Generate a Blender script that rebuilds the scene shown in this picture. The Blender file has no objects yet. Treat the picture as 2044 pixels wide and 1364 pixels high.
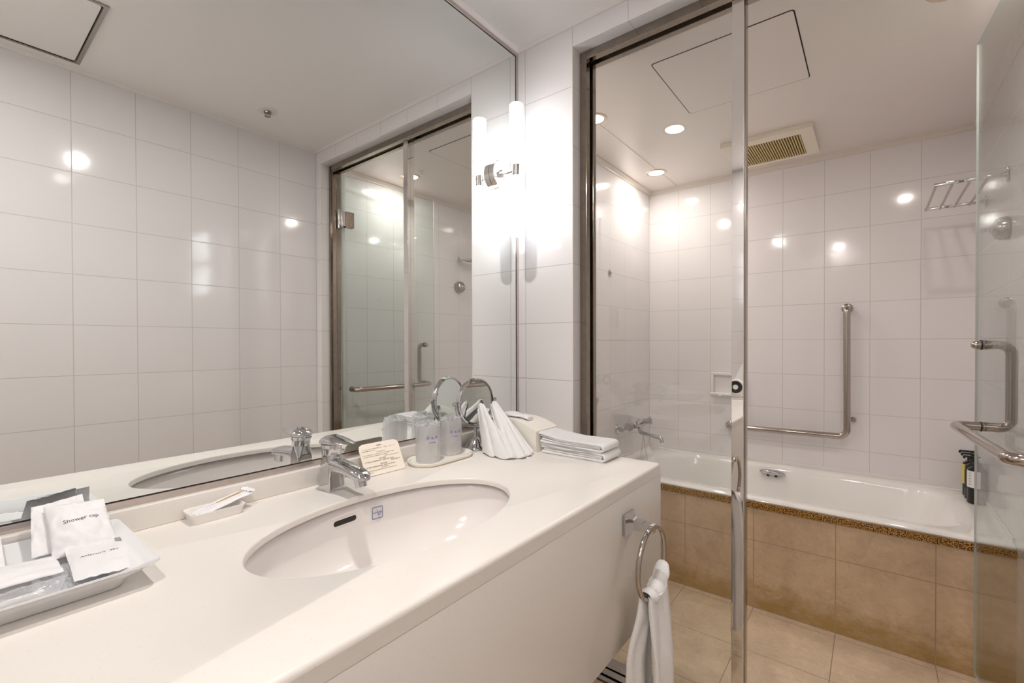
import bpy, bmesh, math, random
from mathutils import Vector, Matrix, noise
random.seed(7)
PI = math.pi
S = bpy.context.scene
COL = S.collection

# ------------------------------------------------------------------ camera
cd = bpy.data.cameras.new('camera')
cam = bpy.data.objects.new('camera', cd)
COL.objects.link(cam)
S.camera = cam
YAW, PITCH, ROLL = 0.6676, -0.0084, -0.0028
F_PX = 913.23
cd.sensor_fit = 'HORIZONTAL'
cd.sensor_width = 36.0
cd.lens = 36.0 * F_PX / 2044.0
cd.shift_y = 10.57 / 2044.0
cd.clip_start = 0.01
fw = Vector((-math.sin(YAW) * math.cos(PITCH), math.cos(YAW) * math.cos(PITCH), math.sin(PITCH)))
r0 = Vector((math.cos(YAW), math.sin(YAW), 0))
u0 = r0.cross(fw)
rt = r0 * math.cos(ROLL) + u0 * math.sin(ROLL)
up = -r0 * math.sin(ROLL) + u0 * math.cos(ROLL)
cam.matrix_world = Matrix(((rt.x, up.x, -fw.x, 1.0361), (rt.y, up.y, -fw.y, 0.0), (rt.z, up.z, -fw.z, 1.2185), (0, 0, 0, 1)))

# ------------------------------------------------------------------ world, exposure
w = bpy.data.worlds.new('world')
S.world = w
w.use_nodes = True
w.node_tree.nodes['Background'].inputs[0].default_value = (1.0, 0.97, 0.94, 1)
w.node_tree.nodes['Background'].inputs[1].default_value = 0.2
S.view_settings.view_transform = 'Standard'
S.view_settings.look = 'None'
S.view_settings.gamma = 1
S.view_settings.exposure = 1.45
SCONCE = 3.4        # emission of the frosted lamp tubes
SPOT_W = 3.0         # power of one recessed ceiling lamp
HALL_FILL_W = 2.5        # fill light added in the unseen room behind the camera
S.cycles.max_bounces = 14
S.cycles.diffuse_bounces = 6
S.cycles.glossy_bounces = 8
S.cycles.transmission_bounces = 10
S.cycles.transparent_max_bounces = 24
S.cycles.sample_clamp_indirect = 6.0
S.cycles.caustics_reflective = False
S.cycles.caustics_refractive = False
S.cycles.blur_glossy = 0.5

# ------------------------------------------------------------------ room dimensions (metres, shower floor = 0)
ZF = 0.10            # vanity room floor
ZC = 2.300           # vanity ceiling
ZS = 2.250           # shower ceiling
W = 1.432            # right wall
YP = 1.352           # face of the wall that holds the glass partition
YF = 3.078           # far tiled wall
XS = -0.179          # left wall of the shower room
CT = 0.888           # counter top
YB = -0.30           # wall at the near end of the counter

# ------------------------------------------------------------------ node helpers
def mat(name):
    m = bpy.data.materials.new(name)
    m.use_nodes = True
    nt = m.node_tree
    b = nt.nodes['Principled BSDF']
    return m, nt, b

def link(nt, a, b):
    nt.links.new(a, b)

def simple(name, col, rough=0.5, metal=0.0, spec=0.5, noise_amt=0.0, noise_scale=40, bump=0.0, bump_scale=200, coat=0.0, aniso=0.0, sheen=0.0):
    m, nt, b = mat(name)
    b.inputs['Base Color'].default_value = (*col, 1)
    b.inputs['Roughness'].default_value = rough
    b.inputs['Metallic'].default_value = metal
    b.inputs['Specular IOR Level'].default_value = spec
    b.inputs['Coat Weight'].default_value = coat
    b.inputs['Coat Roughness'].default_value = 0.05
    b.inputs['Sheen Weight'].default_value = sheen
    tc = nt.nodes.new('ShaderNodeTexCoord')
    if noise_amt:
        n = nt.nodes.new('ShaderNodeTexNoise')
        n.inputs['Scale'].default_value = noise_scale
        n.inputs['Detail'].default_value = 5
        link(nt, tc.outputs['Object'], n.inputs['Vector'])
        mx = nt.nodes.new('ShaderNodeMix')
        mx.data_type = 'RGBA'
        mx.inputs['A'].default_value = (*[max(0, c * (1 - noise_amt)) for c in col], 1)
        mx.inputs['B'].default_value = (*[min(1, c * (1 + noise_amt * 0.5)) for c in col], 1)
        link(nt, n.outputs['Fac'], mx.inputs['Factor'])
        link(nt, mx.outputs['Result'], b.inputs['Base Color'])
    if bump:
        n = nt.nodes.new('ShaderNodeTexNoise')
        n.inputs['Scale'].default_value = bump_scale
        n.inputs['Detail'].default_value = 4
        link(nt, tc.outputs['Object'], n.inputs['Vector'])
        bp = nt.nodes.new('ShaderNodeBump')
        bp.inputs['Strength'].default_value = bump
        bp.inputs['Distance'].default_value = 0.002
        link(nt, n.outputs['Fac'], bp.inputs['Height'])
        link(nt, bp.outputs['Normal'], b.inputs['Normal'])
    return m

def emis(name, col, s):
    m, nt, b = mat(name)
    b.inputs['Base Color'].default_value = (0.9, 0.9, 0.9, 1)
    b.inputs['Emission Color'].default_value = (*col, 1)
    b.inputs['Emission Strength'].default_value = s
    b.inputs['Roughness'].default_value = 0.4
    return m

def tile(name, col, grout, ua, va, uo, vo, uw=0.2, vh=0.2, gw=0.0017, rough=0.09, stone=False, bump=0.35, stain=False, wavy=0.03):
    """square glazed tiles; ua/va pick the world axes that run across and up the wall"""
    m, nt, b = mat(name)
    g = nt.nodes.new('ShaderNodeNewGeometry')
    sp = nt.nodes.new('ShaderNodeSeparateXYZ')
    link(nt, g.outputs['Position'], sp.inputs[0])
    cb = nt.nodes.new('ShaderNodeCombineXYZ')
    for ax, o, sock in ((ua, uo, 0), (va, vo, 1)):
        ad = nt.nodes.new('ShaderNodeMath')
        ad.operation = 'SUBTRACT'
        link(nt, sp.outputs[ax], ad.inputs[0])
        ad.inputs[1].default_value = o - 40 * (uw if sock == 0 else vh)
        link(nt, ad.outputs[0], cb.inputs[sock])
    br = nt.nodes.new('ShaderNodeTexBrick')
    br.offset = 0.0
    br.squash = 1.0
    br.inputs['Scale'].default_value = 1.0
    br.inputs['Brick Width'].default_value = uw
    br.inputs['Row Height'].default_value = vh
    br.inputs['Mortar Size'].default_value = gw
    br.inputs['Mortar Smooth'].default_value = 0.25
    br.inputs['Color1'].default_value = (0.0, 0.0, 0.0, 1)
    br.inputs['Color2'].default_value = (1.0, 1.0, 1.0, 1)
    br.inputs['Mortar'].default_value = (0.5, 0.5, 0.5, 1)
    link(nt, cb.outputs[0], br.inputs['Vector'])
    mx = nt.nodes.new('ShaderNodeMix')
    mx.data_type = 'RGBA'
    link(nt, br.outputs['Fac'], mx.inputs['Factor'])
    mx.inputs['B'].default_value = (*grout, 1)
    if stone:
        n = nt.nodes.new('ShaderNodeTexNoise')
        n.inputs['Scale'].default_value = 5.0
        n.inputs['Detail'].default_value = 9
        n.inputs['Roughness'].default_value = 0.62
        n.inputs['Distortion'].default_value = 0.6
        link(nt, g.outputs['Position'], n.inputs['Vector'])
        cr = nt.nodes.new('ShaderNodeValToRGB')
        cr.color_ramp.elements[0].position = 0.38
        cr.color_ramp.elements[0].color = (*[c * 0.80 for c in col], 1)
        cr.color_ramp.elements[1].position = 0.60
        cr.color_ramp.elements[1].color = (*[min(1, c * 1.08) for c in col], 1)
        nf = nt.nodes.new('ShaderNodeTexNoise')
        nf.inputs['Scale'].default_value = 26.0
        nf.inputs['Detail'].default_value = 10
        nf.inputs['Roughness'].default_value = 0.72
        nf.inputs['Distortion'].default_value = 1.2
        link(nt, g.outputs['Position'], nf.inputs['Vector'])
        mm = nt.nodes.new('ShaderNodeMix')
        mm.inputs['Factor'].default_value = 0.45
        link(nt, n.outputs['Fac'], mm.inputs['A'])
        link(nt, nf.outputs['Fac'], mm.inputs['B'])
        link(nt, mm.outputs['Result'], cr.inputs['Fac'])
        src = cr.outputs['Color']
        if stain:
            # water marks: mottled ochre patches with ragged tops along the foot of the panel
            mp = nt.nodes.new('ShaderNodeMapping')
            mp.inputs['Scale'].default_value = (6.0, 6.0, 11.0)
            link(nt, g.outputs['Position'], mp.inputs['Vector'])
            n2 = nt.nodes.new('ShaderNodeTexNoise')
            n2.inputs['Scale'].default_value = 1.0
            n2.inputs['Detail'].default_value = 8
            n2.inputs['Roughness'].default_value = 0.78
            link(nt, mp.outputs['Vector'], n2.inputs['Vector'])
            mr = nt.nodes.new('ShaderNodeMapRange')
            mr.inputs['From Min'].default_value = 0.02
            mr.inputs['From Max'].default_value = 0.34
            mr.inputs['To Min'].default_value = 0.22
            mr.inputs['To Max'].default_value = -0.30
            link(nt, sp.outputs[2], mr.inputs['Value'])
            ad = nt.nodes.new('ShaderNodeMath')
            ad.operation = 'ADD'
            link(nt, n2.outputs['Fac'], ad.inputs[0])
            link(nt, mr.outputs[0], ad.inputs[1])
            c2 = nt.nodes.new('ShaderNodeValToRGB')
            c2.color_ramp.elements[0].position = 0.47
            c2.color_ramp.elements[0].color = (0, 0, 0, 1)
            c2.color_ramp.elements[1].position = 0.76
            c2.color_ramp.elements[1].color = (0.85, 0.85, 0.85, 1)
            link(nt, ad.outputs[0], c2.inputs['Fac'])
            m3 = nt.nodes.new('ShaderNodeMix')
            m3.data_type = 'RGBA'
            link(nt, c2.outputs['Color'], m3.inputs['Factor'])
            link(nt, src, m3.inputs['A'])
            m3.inputs['B'].default_value = (0.40, 0.25, 0.07, 1)
            src = m3.outputs['Result']
        link(nt, src, mx.inputs['A'])
    else:
        mx.inputs['A'].default_value = (*col, 1)
    link(nt, mx.outputs['Result'], b.inputs['Base Color'])
    rr = nt.nodes.new('ShaderNodeMapRange')
    rr.inputs['To Min'].default_value = rough
    rr.inputs['To Max'].default_value = 0.6
    link(nt, br.outputs['Fac'], rr.inputs['Value'])
    link(nt, rr.outputs[0], b.inputs['Roughness'])
    inv = nt.nodes.new('ShaderNodeMath')
    inv.operation = 'SUBTRACT'
    inv.inputs[0].default_value = 1.0
    link(nt, br.outputs['Fac'], inv.inputs[1])
    bp = nt.nodes.new('ShaderNodeBump')
    bp.inputs['Strength'].default_value = bump
    bp.inputs['Distance'].default_value = 0.002
    link(nt, inv.outputs[0], bp.inputs['Height'])
    nz = nt.nodes.new('ShaderNodeTexNoise')
    nz.inputs['Scale'].default_value = 9.0
    link(nt, g.outputs['Position'], nz.inputs['Vector'])
    b2 = nt.nodes.new('ShaderNodeBump')
    b2.inputs['Strength'].default_value = wavy
    b2.inputs['Distance'].default_value = 0.01
    link(nt, nz.outputs['Fac'], b2.inputs['Height'])
    link(nt, bp.outputs['Normal'], b2.inputs['Normal'])
    link(nt, b2.outputs['Normal'], b.inputs['Normal'])
    return m

def thin_glass(name, tint, ior=1.45, rough=0.0, film=0.0, film_col=(1, 1, 1)):
    """sheet glass: see-through and mirror-like by Fresnel, optionally with a milky diffuse film"""
    m = bpy.data.materials.new(name)
    m.use_nodes = True
    nt = m.node_tree
    nt.nodes.clear()
    out = nt.nodes.new('ShaderNodeOutputMaterial')
    tr = nt.nodes.new('ShaderNodeBsdfTransparent')
    tr.inputs[0].default_value = (*tint, 1)
    gl = nt.nodes.new('ShaderNodeBsdfGlossy')
    gl.inputs['Roughness'].default_value = rough
    fr = nt.nodes.new('ShaderNodeFresnel')
    # the same reflectance from either side of the sheet (light leaves it undeviated)
    ge = nt.nodes.new('ShaderNodeNewGeometry')
    mi = nt.nodes.new('ShaderNodeMix')
    mi.inputs['A'].default_value = ior
    mi.inputs['B'].default_value = 1.0 / ior
    link(nt, ge.outputs['Backfacing'], mi.inputs['Factor'])
    link(nt, mi.outputs['Result'], fr.inputs['IOR'])
    mx = nt.nodes.new('ShaderNodeMixShader')
    link(nt, fr.outputs[0], mx.inputs[0])
    src = tr.outputs[0]
    if film:
        df = nt.nodes.new('ShaderNodeBsdfDiffuse')
        df.inputs[0].default_value = (*film_col, 1)
        tl = nt.nodes.new('ShaderNodeBsdfTranslucent')
        tl.inputs[0].default_value = (*film_col, 1)
        md = nt.nodes.new('ShaderNodeMixShader')
        md.inputs[0].default_value = 0.5
        link(nt, df.outputs[0], md.inputs[1])
        link(nt, tl.outputs[0], md.inputs[2])
        mf = nt.nodes.new('ShaderNodeMixShader')
        n = nt.nodes.new('ShaderNodeTexNoise')
        n.inputs['Scale'].default_value = 35
        n.inputs['Detail'].default_value = 6
        tc = nt.nodes.new('ShaderNodeTexCoord')
        link(nt, tc.outputs['Object'], n.inputs['Vector'])
        mr = nt.nodes.new('ShaderNodeMapRange')
        mr.inputs['From Min'].default_value = 0.3
        mr.inputs['From Max'].default_value = 0.7
        mr.inputs['To Min'].default_value = max(0, film - 0.02)
        mr.inputs['To Max'].default_value = min(1, film + 0.02)
        link(nt, n.outputs['Fac'], mr.inputs['Value'])
        link(nt, mr.outputs[0], mf.inputs[0])
        link(nt, tr.outputs[0], mf.inputs[1])
        link(nt, md.outputs[0], mf.inputs[2])
        src = mf.outputs[0]
    link(nt, src, mx.inputs[1])
    link(nt, gl.outputs[0], mx.inputs[2])
    link(nt, mx.outputs[0], out.inputs[0])
    return m

def speckle(name, col, dark, rough, scale, thr, amt=0.6):
    m, nt, b = mat(name)
    g = nt.nodes.new('ShaderNodeNewGeometry')
    v = nt.nodes.new('ShaderNodeTexVoronoi')
    v.inputs['Scale'].default_value = scale
    link(nt, g.outputs['Position'], v.inputs['Vector'])
    cr = nt.nodes.new('ShaderNodeValToRGB')
    cr.color_ramp.elements[0].position = thr
    cr.color_ramp.elements[0].color = (amt, amt, amt, 1)
    cr.color_ramp.elements[1].position = thr + 0.10
    cr.color_ramp.elements[1].color = (0, 0, 0, 1)
    link(nt, v.outputs['Distance'], cr.inputs['Fac'])
    n = nt.nodes.new('ShaderNodeTexNoise')
    n.inputs['Scale'].default_value = scale * 0.35
    n.inputs['Detail'].default_value = 4
    link(nt, g.outputs['Position'], n.inputs['Vector'])
    c2 = nt.nodes.new('ShaderNodeValToRGB')
    c2.color_ramp.elements[0].position = 0.50
    c2.color_ramp.elements[0].color = (0, 0, 0, 1)
    c2.color_ramp.elements[1].position = 0.60
    link(nt, n.outputs['Fac'], c2.inputs['Fac'])
    ml = nt.nodes.new('ShaderNodeMath')
    ml.operation = 'MULTIPLY'
    link(nt, cr.outputs['Color'], ml.inputs[0])
    link(nt, c2.outputs['Color'], ml.inputs[1])
    mx = nt.nodes.new('ShaderNodeMix')
    mx.data_type = 'RGBA'
    link(nt, ml.outputs[0], mx.inputs['Factor'])
    mx.inputs['A'].default_value = (*col, 1)
    mx.inputs['B'].default_value = (*dark, 1)
    link(nt, mx.outputs['Result'], b.inputs['Base Color'])
    b.inputs['Roughness'].default_value = rough
    return m

WT = (0.80, 0.773, 0.782)
GR = (0.60, 0.56, 0.54)
M = {}
M['tile_right'] = tile('tile_right', WT, GR, 1, 2, 1.3476, 1.694, 0.2005, 0.2)
M['tile_right_sh'] = tile('tile_right_sh', WT, GR, 1, 2, YF, 1.233)
M['tile_far'] = tile('tile_far', WT, GR, 0, 2, XS, 1.233, 0.2006, 0.2)
M['tile_left_sh'] = tile('tile_left_sh', WT, GR, 1, 2, YF, 1.233)
M['tile_part'] = tile('tile_part', (0.82, 0.80, 0.80), GR, 0, 2, 0.235, 1.2885)
M['tile_soffit'] = tile('tile_soffit', (0.82, 0.80, 0.80), GR, 0, 1, 0.235, 1.25)
M['tile_jamb'] = tile('tile_jamb', (0.80, 0.77, 0.76), GR, 1, 2, 1.25, 1.2885)
M['tile_back'] = tile('tile_back', WT, GR, 0, 2, 0.02, 1.2885)
STONE = (0.70, 0.56, 0.41)
M['floor_tile'] = tile('floor_tile', STONE, (0.34, 0.25, 0.17), 0, 1, 0.609, 1.989, 0.308, 0.306, 0.0018, 0.22, stone=True)
M['apron_tile'] = tile('apron_tile', (0.66, 0.49, 0.335), (0.42, 0.31, 0.20), 0, 2, 0.609, 0.310, 0.308, 0.309, 0.0022, 0.25, stone=True, stain=True)
M['apron_side'] = M['apron_tile']
M['ceil'] = simple('ceil', (0.86, 0.84, 0.825), 0.45, bump=0.02, bump_scale=60)
M['ceil_sh'] = simple('ceil_sh', (0.78, 0.725, 0.68), 0.22, noise_amt=0.03, noise_scale=3)
M['cove'] = simple('cove', (0.72, 0.66, 0.59), 0.35)
M['trimw'] = simple('trimw', (0.80, 0.77, 0.75), 0.35)
M['wallpaint'] = simple('wallpaint', (0.78, 0.75, 0.72), 0.6)
M['mirror'] = simple('mirror', (0.90, 0.925, 0.915), 0.0, 1.0)
M['chrome'] = simple('chrome', (0.60, 0.60, 0.61), 0.04, 1.0)
M['silver'] = simple('silver', (0.80, 0.79, 0.80), 0.12, 1.0)
M['polish'] = simple('polish', (0.82, 0.80, 0.78), 0.015, 1.0)
M['steel'] = simple('steel', (0.40, 0.365, 0.33), 0.16, 1.0, noise_amt=0.12, noise_scale=30)
M['bright_steel'] = simple('bright_steel', (0.47, 0.42, 0.38), 0.10, 1.0)
M['frame_steel'] = simple('frame_steel', (0.38, 0.33, 0.28), 0.10, 1.0, noise_amt=0.25, noise_scale=45)
M['mframe'] = simple('mframe', (0.66, 0.58, 0.54), 0.28, 1.0, noise_amt=0.15, noise_scale=80)
M['glass'] = thin_glass('glass', (0.965, 0.975, 0.968), 1.62)
M['glass_door'] = thin_glass('glass_door', (0.935, 0.962, 0.952), 1.5)
M['glass_edge'] = simple('glass_edge', (0.58, 0.63, 0.59), 0.1, 0, 0.8)
M['counter'] = speckle('counter', (0.81, 0.775, 0.73), (0.55, 0.47, 0.36), 0.30, 260, 0.14, 0.36)
M['ceramic'] = simple('ceramic', (0.84, 0.80, 0.78), 0.10, coat=0.3)
M['ceramic_w'] = simple('ceramic_w', (0.86, 0.87, 0.885), 0.08, coat=0.4)
M['enamel'] = simple('enamel', (0.86, 0.845, 0.82), 0.07, coat=0.4)
M['hole'] = simple('hole', (0.02, 0.014, 0.008), 0.6)
M['gap'] = simple('gap', (0.012, 0.01, 0.008), 0.8)
def granite_mat():
    m, nt, b = mat('granite')
    g = nt.nodes.new('ShaderNodeNewGeometry')
    n = nt.nodes.new('ShaderNodeTexNoise')
    n.inputs['Scale'].default_value = 230
    n.inputs['Detail'].default_value = 3
    link(nt, g.outputs['Position'], n.inputs['Vector'])
    cr = nt.nodes.new('ShaderNodeValToRGB')
    e = cr.color_ramp.elements
    e[0].position = 0.42; e[0].color = (0.02, 0.008, 0.004, 1)
    e[1].position = 0.60; e[1].color = (0.62, 0.36, 0.09, 1)
    k = e.new(0.49); k.color = (0.22, 0.085, 0.02, 1)
    k = e.new(0.53); k.color = (0.45, 0.24, 0.05, 1)
    link(nt, n.outputs['Fac'], cr.inputs['Fac'])
    link(nt, cr.outputs['Color'], b.inputs['Base Color'])
    b.inputs['Roughness'].default_value = 0.18
    return m
M['granite'] = granite_mat()
M['brass_grille'] = simple('brass_grille', (0.60, 0.47, 0.22), 0.45)
M['fan_plastic'] = simple('fan_plastic', (0.80, 0.74, 0.62), 0.35)
M['terry'] = simple('terry', (0.88, 0.875, 0.875), 0.95, bump=1.0, bump_scale=520, sheen=0.3)
M['terry_blue'] = M['terry']
M['paper'] = simple('paper', (0.83, 0.825, 0.84), 0.6, bump=0.7, bump_scale=38)
M['paper_cream'] = simple('paper_cream', (0.93, 0.85, 0.74), 0.45)
M['ink'] = simple('ink', (0.03, 0.03, 0.035), 0.6)
M['ink_brown'] = simple('ink_brown', (0.10, 0.045, 0.025), 0.6)
M['ink_blue'] = simple('ink_blue', (0.035, 0.06, 0.42), 0.5)
M['ink_logo'] = simple('ink_logo', (0.02, 0.12, 0.42), 0.4)
M['gold'] = simple('gold', (0.56, 0.32, 0.05), 0.45)
M['plastic_w'] = simple('plastic_w', (0.86, 0.84, 0.81), 0.22)
M['tissue_box'] = simple('tissue_box', (0.88, 0.84, 0.78), 0.30)
M['cup_tray'] = simple('cup_tray', (0.89, 0.86, 0.79), 0.18)
M['cup'] = thin_glass('cup', (0.99, 0.99, 0.993), 1.22, 0.12, 0.12, (0.98, 0.98, 0.985))
M['bag'] = thin_glass('bag', (0.994, 0.994, 0.997), 1.15, 0.2, 0.38, (0.985, 0.985, 0.995))
M['crinkle'] = thin_glass('crinkle', (0.975, 0.98, 0.985), 1.5, 0.08, 0.35, (0.95, 0.95, 0.97))
M['black'] = simple('black', (0.012, 0.012, 0.014), 0.22)
M['black_m'] = simple('black_m', (0.008, 0.008, 0.008), 0.5)
M['yellow'] = simple('yellow', (0.80, 0.62, 0.03), 0.5)
M['label_w'] = simple('label_w', (0.80, 0.79, 0.80), 0.5)
M['grey_p'] = simple('grey_p', (0.36, 0.33, 0.32), 0.5)
M['red'] = simple('red', (0.62, 0.12, 0.08), 0.4)
M['blue'] = simple('blue', (0.05, 0.18, 0.5), 0.3)
M['lamp'] = emis('lamp', (0.95, 0.965, 1.0), SCONCE)
M['lens'] = emis('lens', (1.0, 0.90, 0.76), 22.0)
M['lens_v'] = emis('lens_v', (1.0, 0.93, 0.84), 22.0)
M['rim'] = simple('rim', (0.72, 0.62, 0.50), 0.25, 0.6)
M['hall_fill_lens'] = emis('hall_fill_lens', (1.0, 0.95, 0.90), 3.0)  # glow of the added fill light behind the doorway

# ------------------------------------------------------------------ mesh helpers
class MB:
    def __init__(s):
        s.bm = bmesh.new()
        s.mi = 0
    def _tag(s, faces):
        for f in faces:
            f.material_index = s.mi
    def box(s, a, b, r=0.0, seg=2):
        a, b = Vector(a), Vector(b)
        lo = Vector([min(a[i], b[i]) for i in range(3)])
        hi = Vector([max(a[i], b[i]) for i in range(3)])
        t = bmesh.new()
        bmesh.ops.create_cube(t, size=1)
        for v in t.verts:
            v.co = Vector([lo[i] + (v.co[i] + 0.5) * (hi[i] - lo[i]) for i in range(3)])
        if r > 0:
            bmesh.ops.bevel(t, geom=list(t.edges), offset=r, segments=seg, profile=0.5, affect='EDGES')
        s.merge(t)
        return s
    def merge(s, t, mtx=None):
        if mtx is not None:
            bmesh.ops.transform(t, matrix=mtx, verts=t.verts)
        mp = {}
        for v in t.verts:
            mp[v] = s.bm.verts.new(v.co)
        for f in t.faces:
            try:
                nf = s.bm.faces.new([mp[v] for v in f.verts])
                nf.material_index = s.mi
            except ValueError:
                pass
        t.free()
    def quad(s, *pts):
        f = s.bm.faces.new([s.bm.verts.new(p) for p in pts])
        f.material_index = s.mi
        return s
    def rings(s, rings, cap0=True, cap1=True, closed=True):
        vs = [[s.bm.verts.new(p) for p in r] for r in rings]
        n = len(vs[0])
        for i in range(len(vs) - 1):
            for j in range(n if closed else n - 1):
                k = (j + 1) % n
                f = s.bm.faces.new((vs[i][j], vs[i][k], vs[i + 1][k], vs[i + 1][j]))
                f.material_index = s.mi
        if cap0:
            s.bm.faces.new(list(reversed(vs[0]))).material_index = s.mi
        if cap1:
            s.bm.faces.new(vs[-1]).material_index = s.mi
        return s
    def lathe(s, prof, o=(0, 0, 0), ax=(0, 0, 1), n=32, cap0=True, cap1=True):
        ax = Vector(ax).normalized()
        h = Vector((1, 0, 0)) if abs(ax.x) < 0.9 else Vector((0, 1, 0))
        e1 = ax.cross(h).normalized()
        e2 = ax.cross(e1)
        o = Vector(o)
        R = []
        for r, z in prof:
            r = max(r, 1e-5)
            R.append([o + ax * z + (e1 * math.cos(2 * PI * k / n) + e2 * math.sin(2 * PI * k / n)) * r for k in range(n)])
        return s.rings(R, cap0, cap1)
    def cyl(s, a, b, r, r2=None, n=24):
        a, b = Vector(a), Vector(b)
        return s.lathe([(r, 0), (r if r2 is None else r2, (b - a).length)], a, b - a, n)
    def tube(s, path, r, n=14, closed=False, rad=None):
        P = [Vector(p) for p in path]
        R = []
        up_ = None
        m = len(P)
        for i in range(m):
            if closed:
                d = (P[(i + 1) % m] - P[i - 1]).normalized()
            else:
                d = (P[min(i + 1, m - 1)] - P[max(i - 1, 0)]).normalized()
            if up_ is None:
                up_ = Vector((0, 0, 1)) if abs(d.z) < 0.9 else Vector((1, 0, 0))
            e1 = (up_ - d * up_.dot(d)).normalized()
            up_ = e1
            e2 = d.cross(e1)
            rr = r if rad is None else rad[i]
            R.append([P[i] + (e1 * math.cos(2 * PI * k / n) + e2 * math.sin(2 * PI * k / n)) * rr for k in range(n)])
        if closed:
            R.append([p.copy() for p in R[0]])
            s.rings(R, False, False)
            bmesh.ops.remove_doubles(s.bm, verts=s.bm.verts, dist=1e-6)
            return s
        return s.rings(R)
    def sphere(s, c, r, n=16, sc=(1, 1, 1)):
        t = bmesh.new()
        bmesh.ops.create_uvsphere(t, u_segments=n, v_segments=max(6, n // 2), radius=r)
        for v in t.verts:
            v.co = Vector((v.co.x * sc[0], v.co.y * sc[1], v.co.z * sc[2])) + Vector(c)
        s.merge(t)
        return s
    def prism(s, pts, z0, z1, axis=2):
        """extrude a polygon outline; axis = extrusion axis"""
        def P(a, b, c):
            return {2: (a, b, c), 1: (a, c, b), 0: (c, a, b)}[axis]
        v0 = [s.bm.verts.new(P(a, b, z0)) for a, b in pts]
        v1 = [s.bm.verts.new(P(a, b, z1)) for a, b in pts]
        n = len(pts)
        fs = [s.bm.faces.new(v0), s.bm.faces.new(list(reversed(v1)))]
        for i in range(n):
            k = (i + 1) % n
            fs.append(s.bm.faces.new((v0[i], v1[i], v1[k], v0[k])))
        s._tag(fs)
        return s

def tag(o, label=None, cat=None, group=None, kind=None):
    if label: o['label'] = label
    if cat: o['category'] = cat
    if group: o['group'] = group
    if kind: o['kind'] = kind
    return o

def obj(name, mb, mats, parent=None, smooth=True, ang=35, local=False, recalc=True, origin=None):
    """one mesh object from an MB; coordinates are world unless local (then in the parent's frame)"""
    bm = mb.bm
    if recalc:
        bmesh.ops.recalc_face_normals(bm, faces=bm.faces)
    me = bpy.data.meshes.new(name)
    bm.to_mesh(me)
    bm.free()
    if not isinstance(mats, (list, tuple)):
        mats = [mats]
    for m in mats:
        me.materials.append(M[m] if isinstance(m, str) else m)
    if smooth:
        me.polygons.foreach_set('use_smooth', [True] * len(me.polygons))
        me.set_sharp_from_angle(angle=math.radians(ang))
    o = bpy.data.objects.new(name, me)
    COL.objects.link(o)
    if parent is not None:
        o.parent = parent
        if not local:
            # bring world coordinates into the parent's frame (parents carry location and z rotation only)
            r = parent
            L = Matrix.Identity(4)
            chain = []
            while r is not None:
                chain.append(Matrix.Translation(r.location) @ Matrix.Rotation(r.rotation_euler.z, 4, 'Z'))
                r = r.parent
            for c in reversed(chain):
                L = L @ c
            me.transform(L.inverted())
    else:
        c = Vector(origin) if origin is not None else None
        if c is None and len(me.vertices):
            xs = [v.co for v in me.vertices]
            c = Vector(((min(p.x for p in xs) + max(p.x for p in xs)) / 2, (min(p.y for p in xs) + max(p.y for p in xs)) / 2, min(p.z for p in xs)))
        if c is not None:
            me.transform(Matrix.Translation(-c))
            o.location = c
    return o

def empty(name, loc, rz=0.0, label=None, cat=None, group=None, kind=None):
    o = bpy.data.objects.new(name, None)
    o.empty_display_size = 0.05
    o.location = loc
    o.rotation_euler = (0, 0, rz)
    COL.objects.link(o)
    return tag(o, label, cat, group, kind)

def copy_tree(o, parent=None):
    c = o.copy()
    COL.objects.link(c)
    c.parent = parent
    for ch in [x for x in bpy.data.objects if x.parent == o]:
        copy_tree(ch, c)
    return c

def text(name, s, size, m, parent, o, right, upv, align='LEFT', extrude=0.0001, shear=0.0):
    """lettering as a thin mesh, lying in the plane of right/up at o (world)"""
    cu = bpy.data.curves.new('t', 'FONT')
    cu.body = s
    cu.size = size
    cu.align_x = align
    cu.extrude = extrude
    cu.shear = shear
    cu.resolution_u = 3
    to = bpy.data.objects.new('t', cu)
    COL.objects.link(to)
    dg = bpy.context.evaluated_depsgraph_get()
    me = bpy.data.meshes.new_from_object(to.evaluated_get(dg))
    bpy.data.objects.remove(to)
    right = Vector(right).normalized()
    upv = Vector(upv)
    upv = (upv - right * upv.dot(right)).normalized()
    n = right.cross(upv)
    o = Vector(o) + n * 0.0003
    X = Matrix(((right.x, upv.x, n.x, o.x), (right.y, upv.y, n.y, o.y), (right.z, upv.z, n.z, o.z), (0, 0, 0, 1)))
    me.transform(X)
    b = MB()
    b.bm.from_mesh(me)
    bpy.data.meshes.remove(me)
    for f in b.bm.faces:
        f.material_index = 0
    return obj(name, b, m, parent, smooth=False, recalc=False)

def fillet(pts, r, n=6):
    """round the corners of an open polyline"""
    P = [Vector(p) for p in pts]
    out = [P[0]]
    for i in range(1, len(P) - 1):
        a, b, c = P[i - 1], P[i], P[i + 1]
        d1 = (a - b).normalized()
        d2 = (c - b).normalized()
        th = d1.angle(d2)
        k = min(r / math.tan(th / 2), (a - b).length * 0.49, (c - b).length * 0.49)
        rr = k * math.tan(th / 2)
        ctr = b + (d1 + d2).normalized() * (rr / math.sin(th / 2))
        p0, p1 = b + d1 * k, b + d2 * k
        v0, v1 = p0 - ctr, p1 - ctr
        for j in range(n + 1):
            t = j / n
            v = (v0.lerp(v1, t)).normalized() * rr
            out.append(ctr + v)
    out.append(P[-1])
    return out

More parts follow.
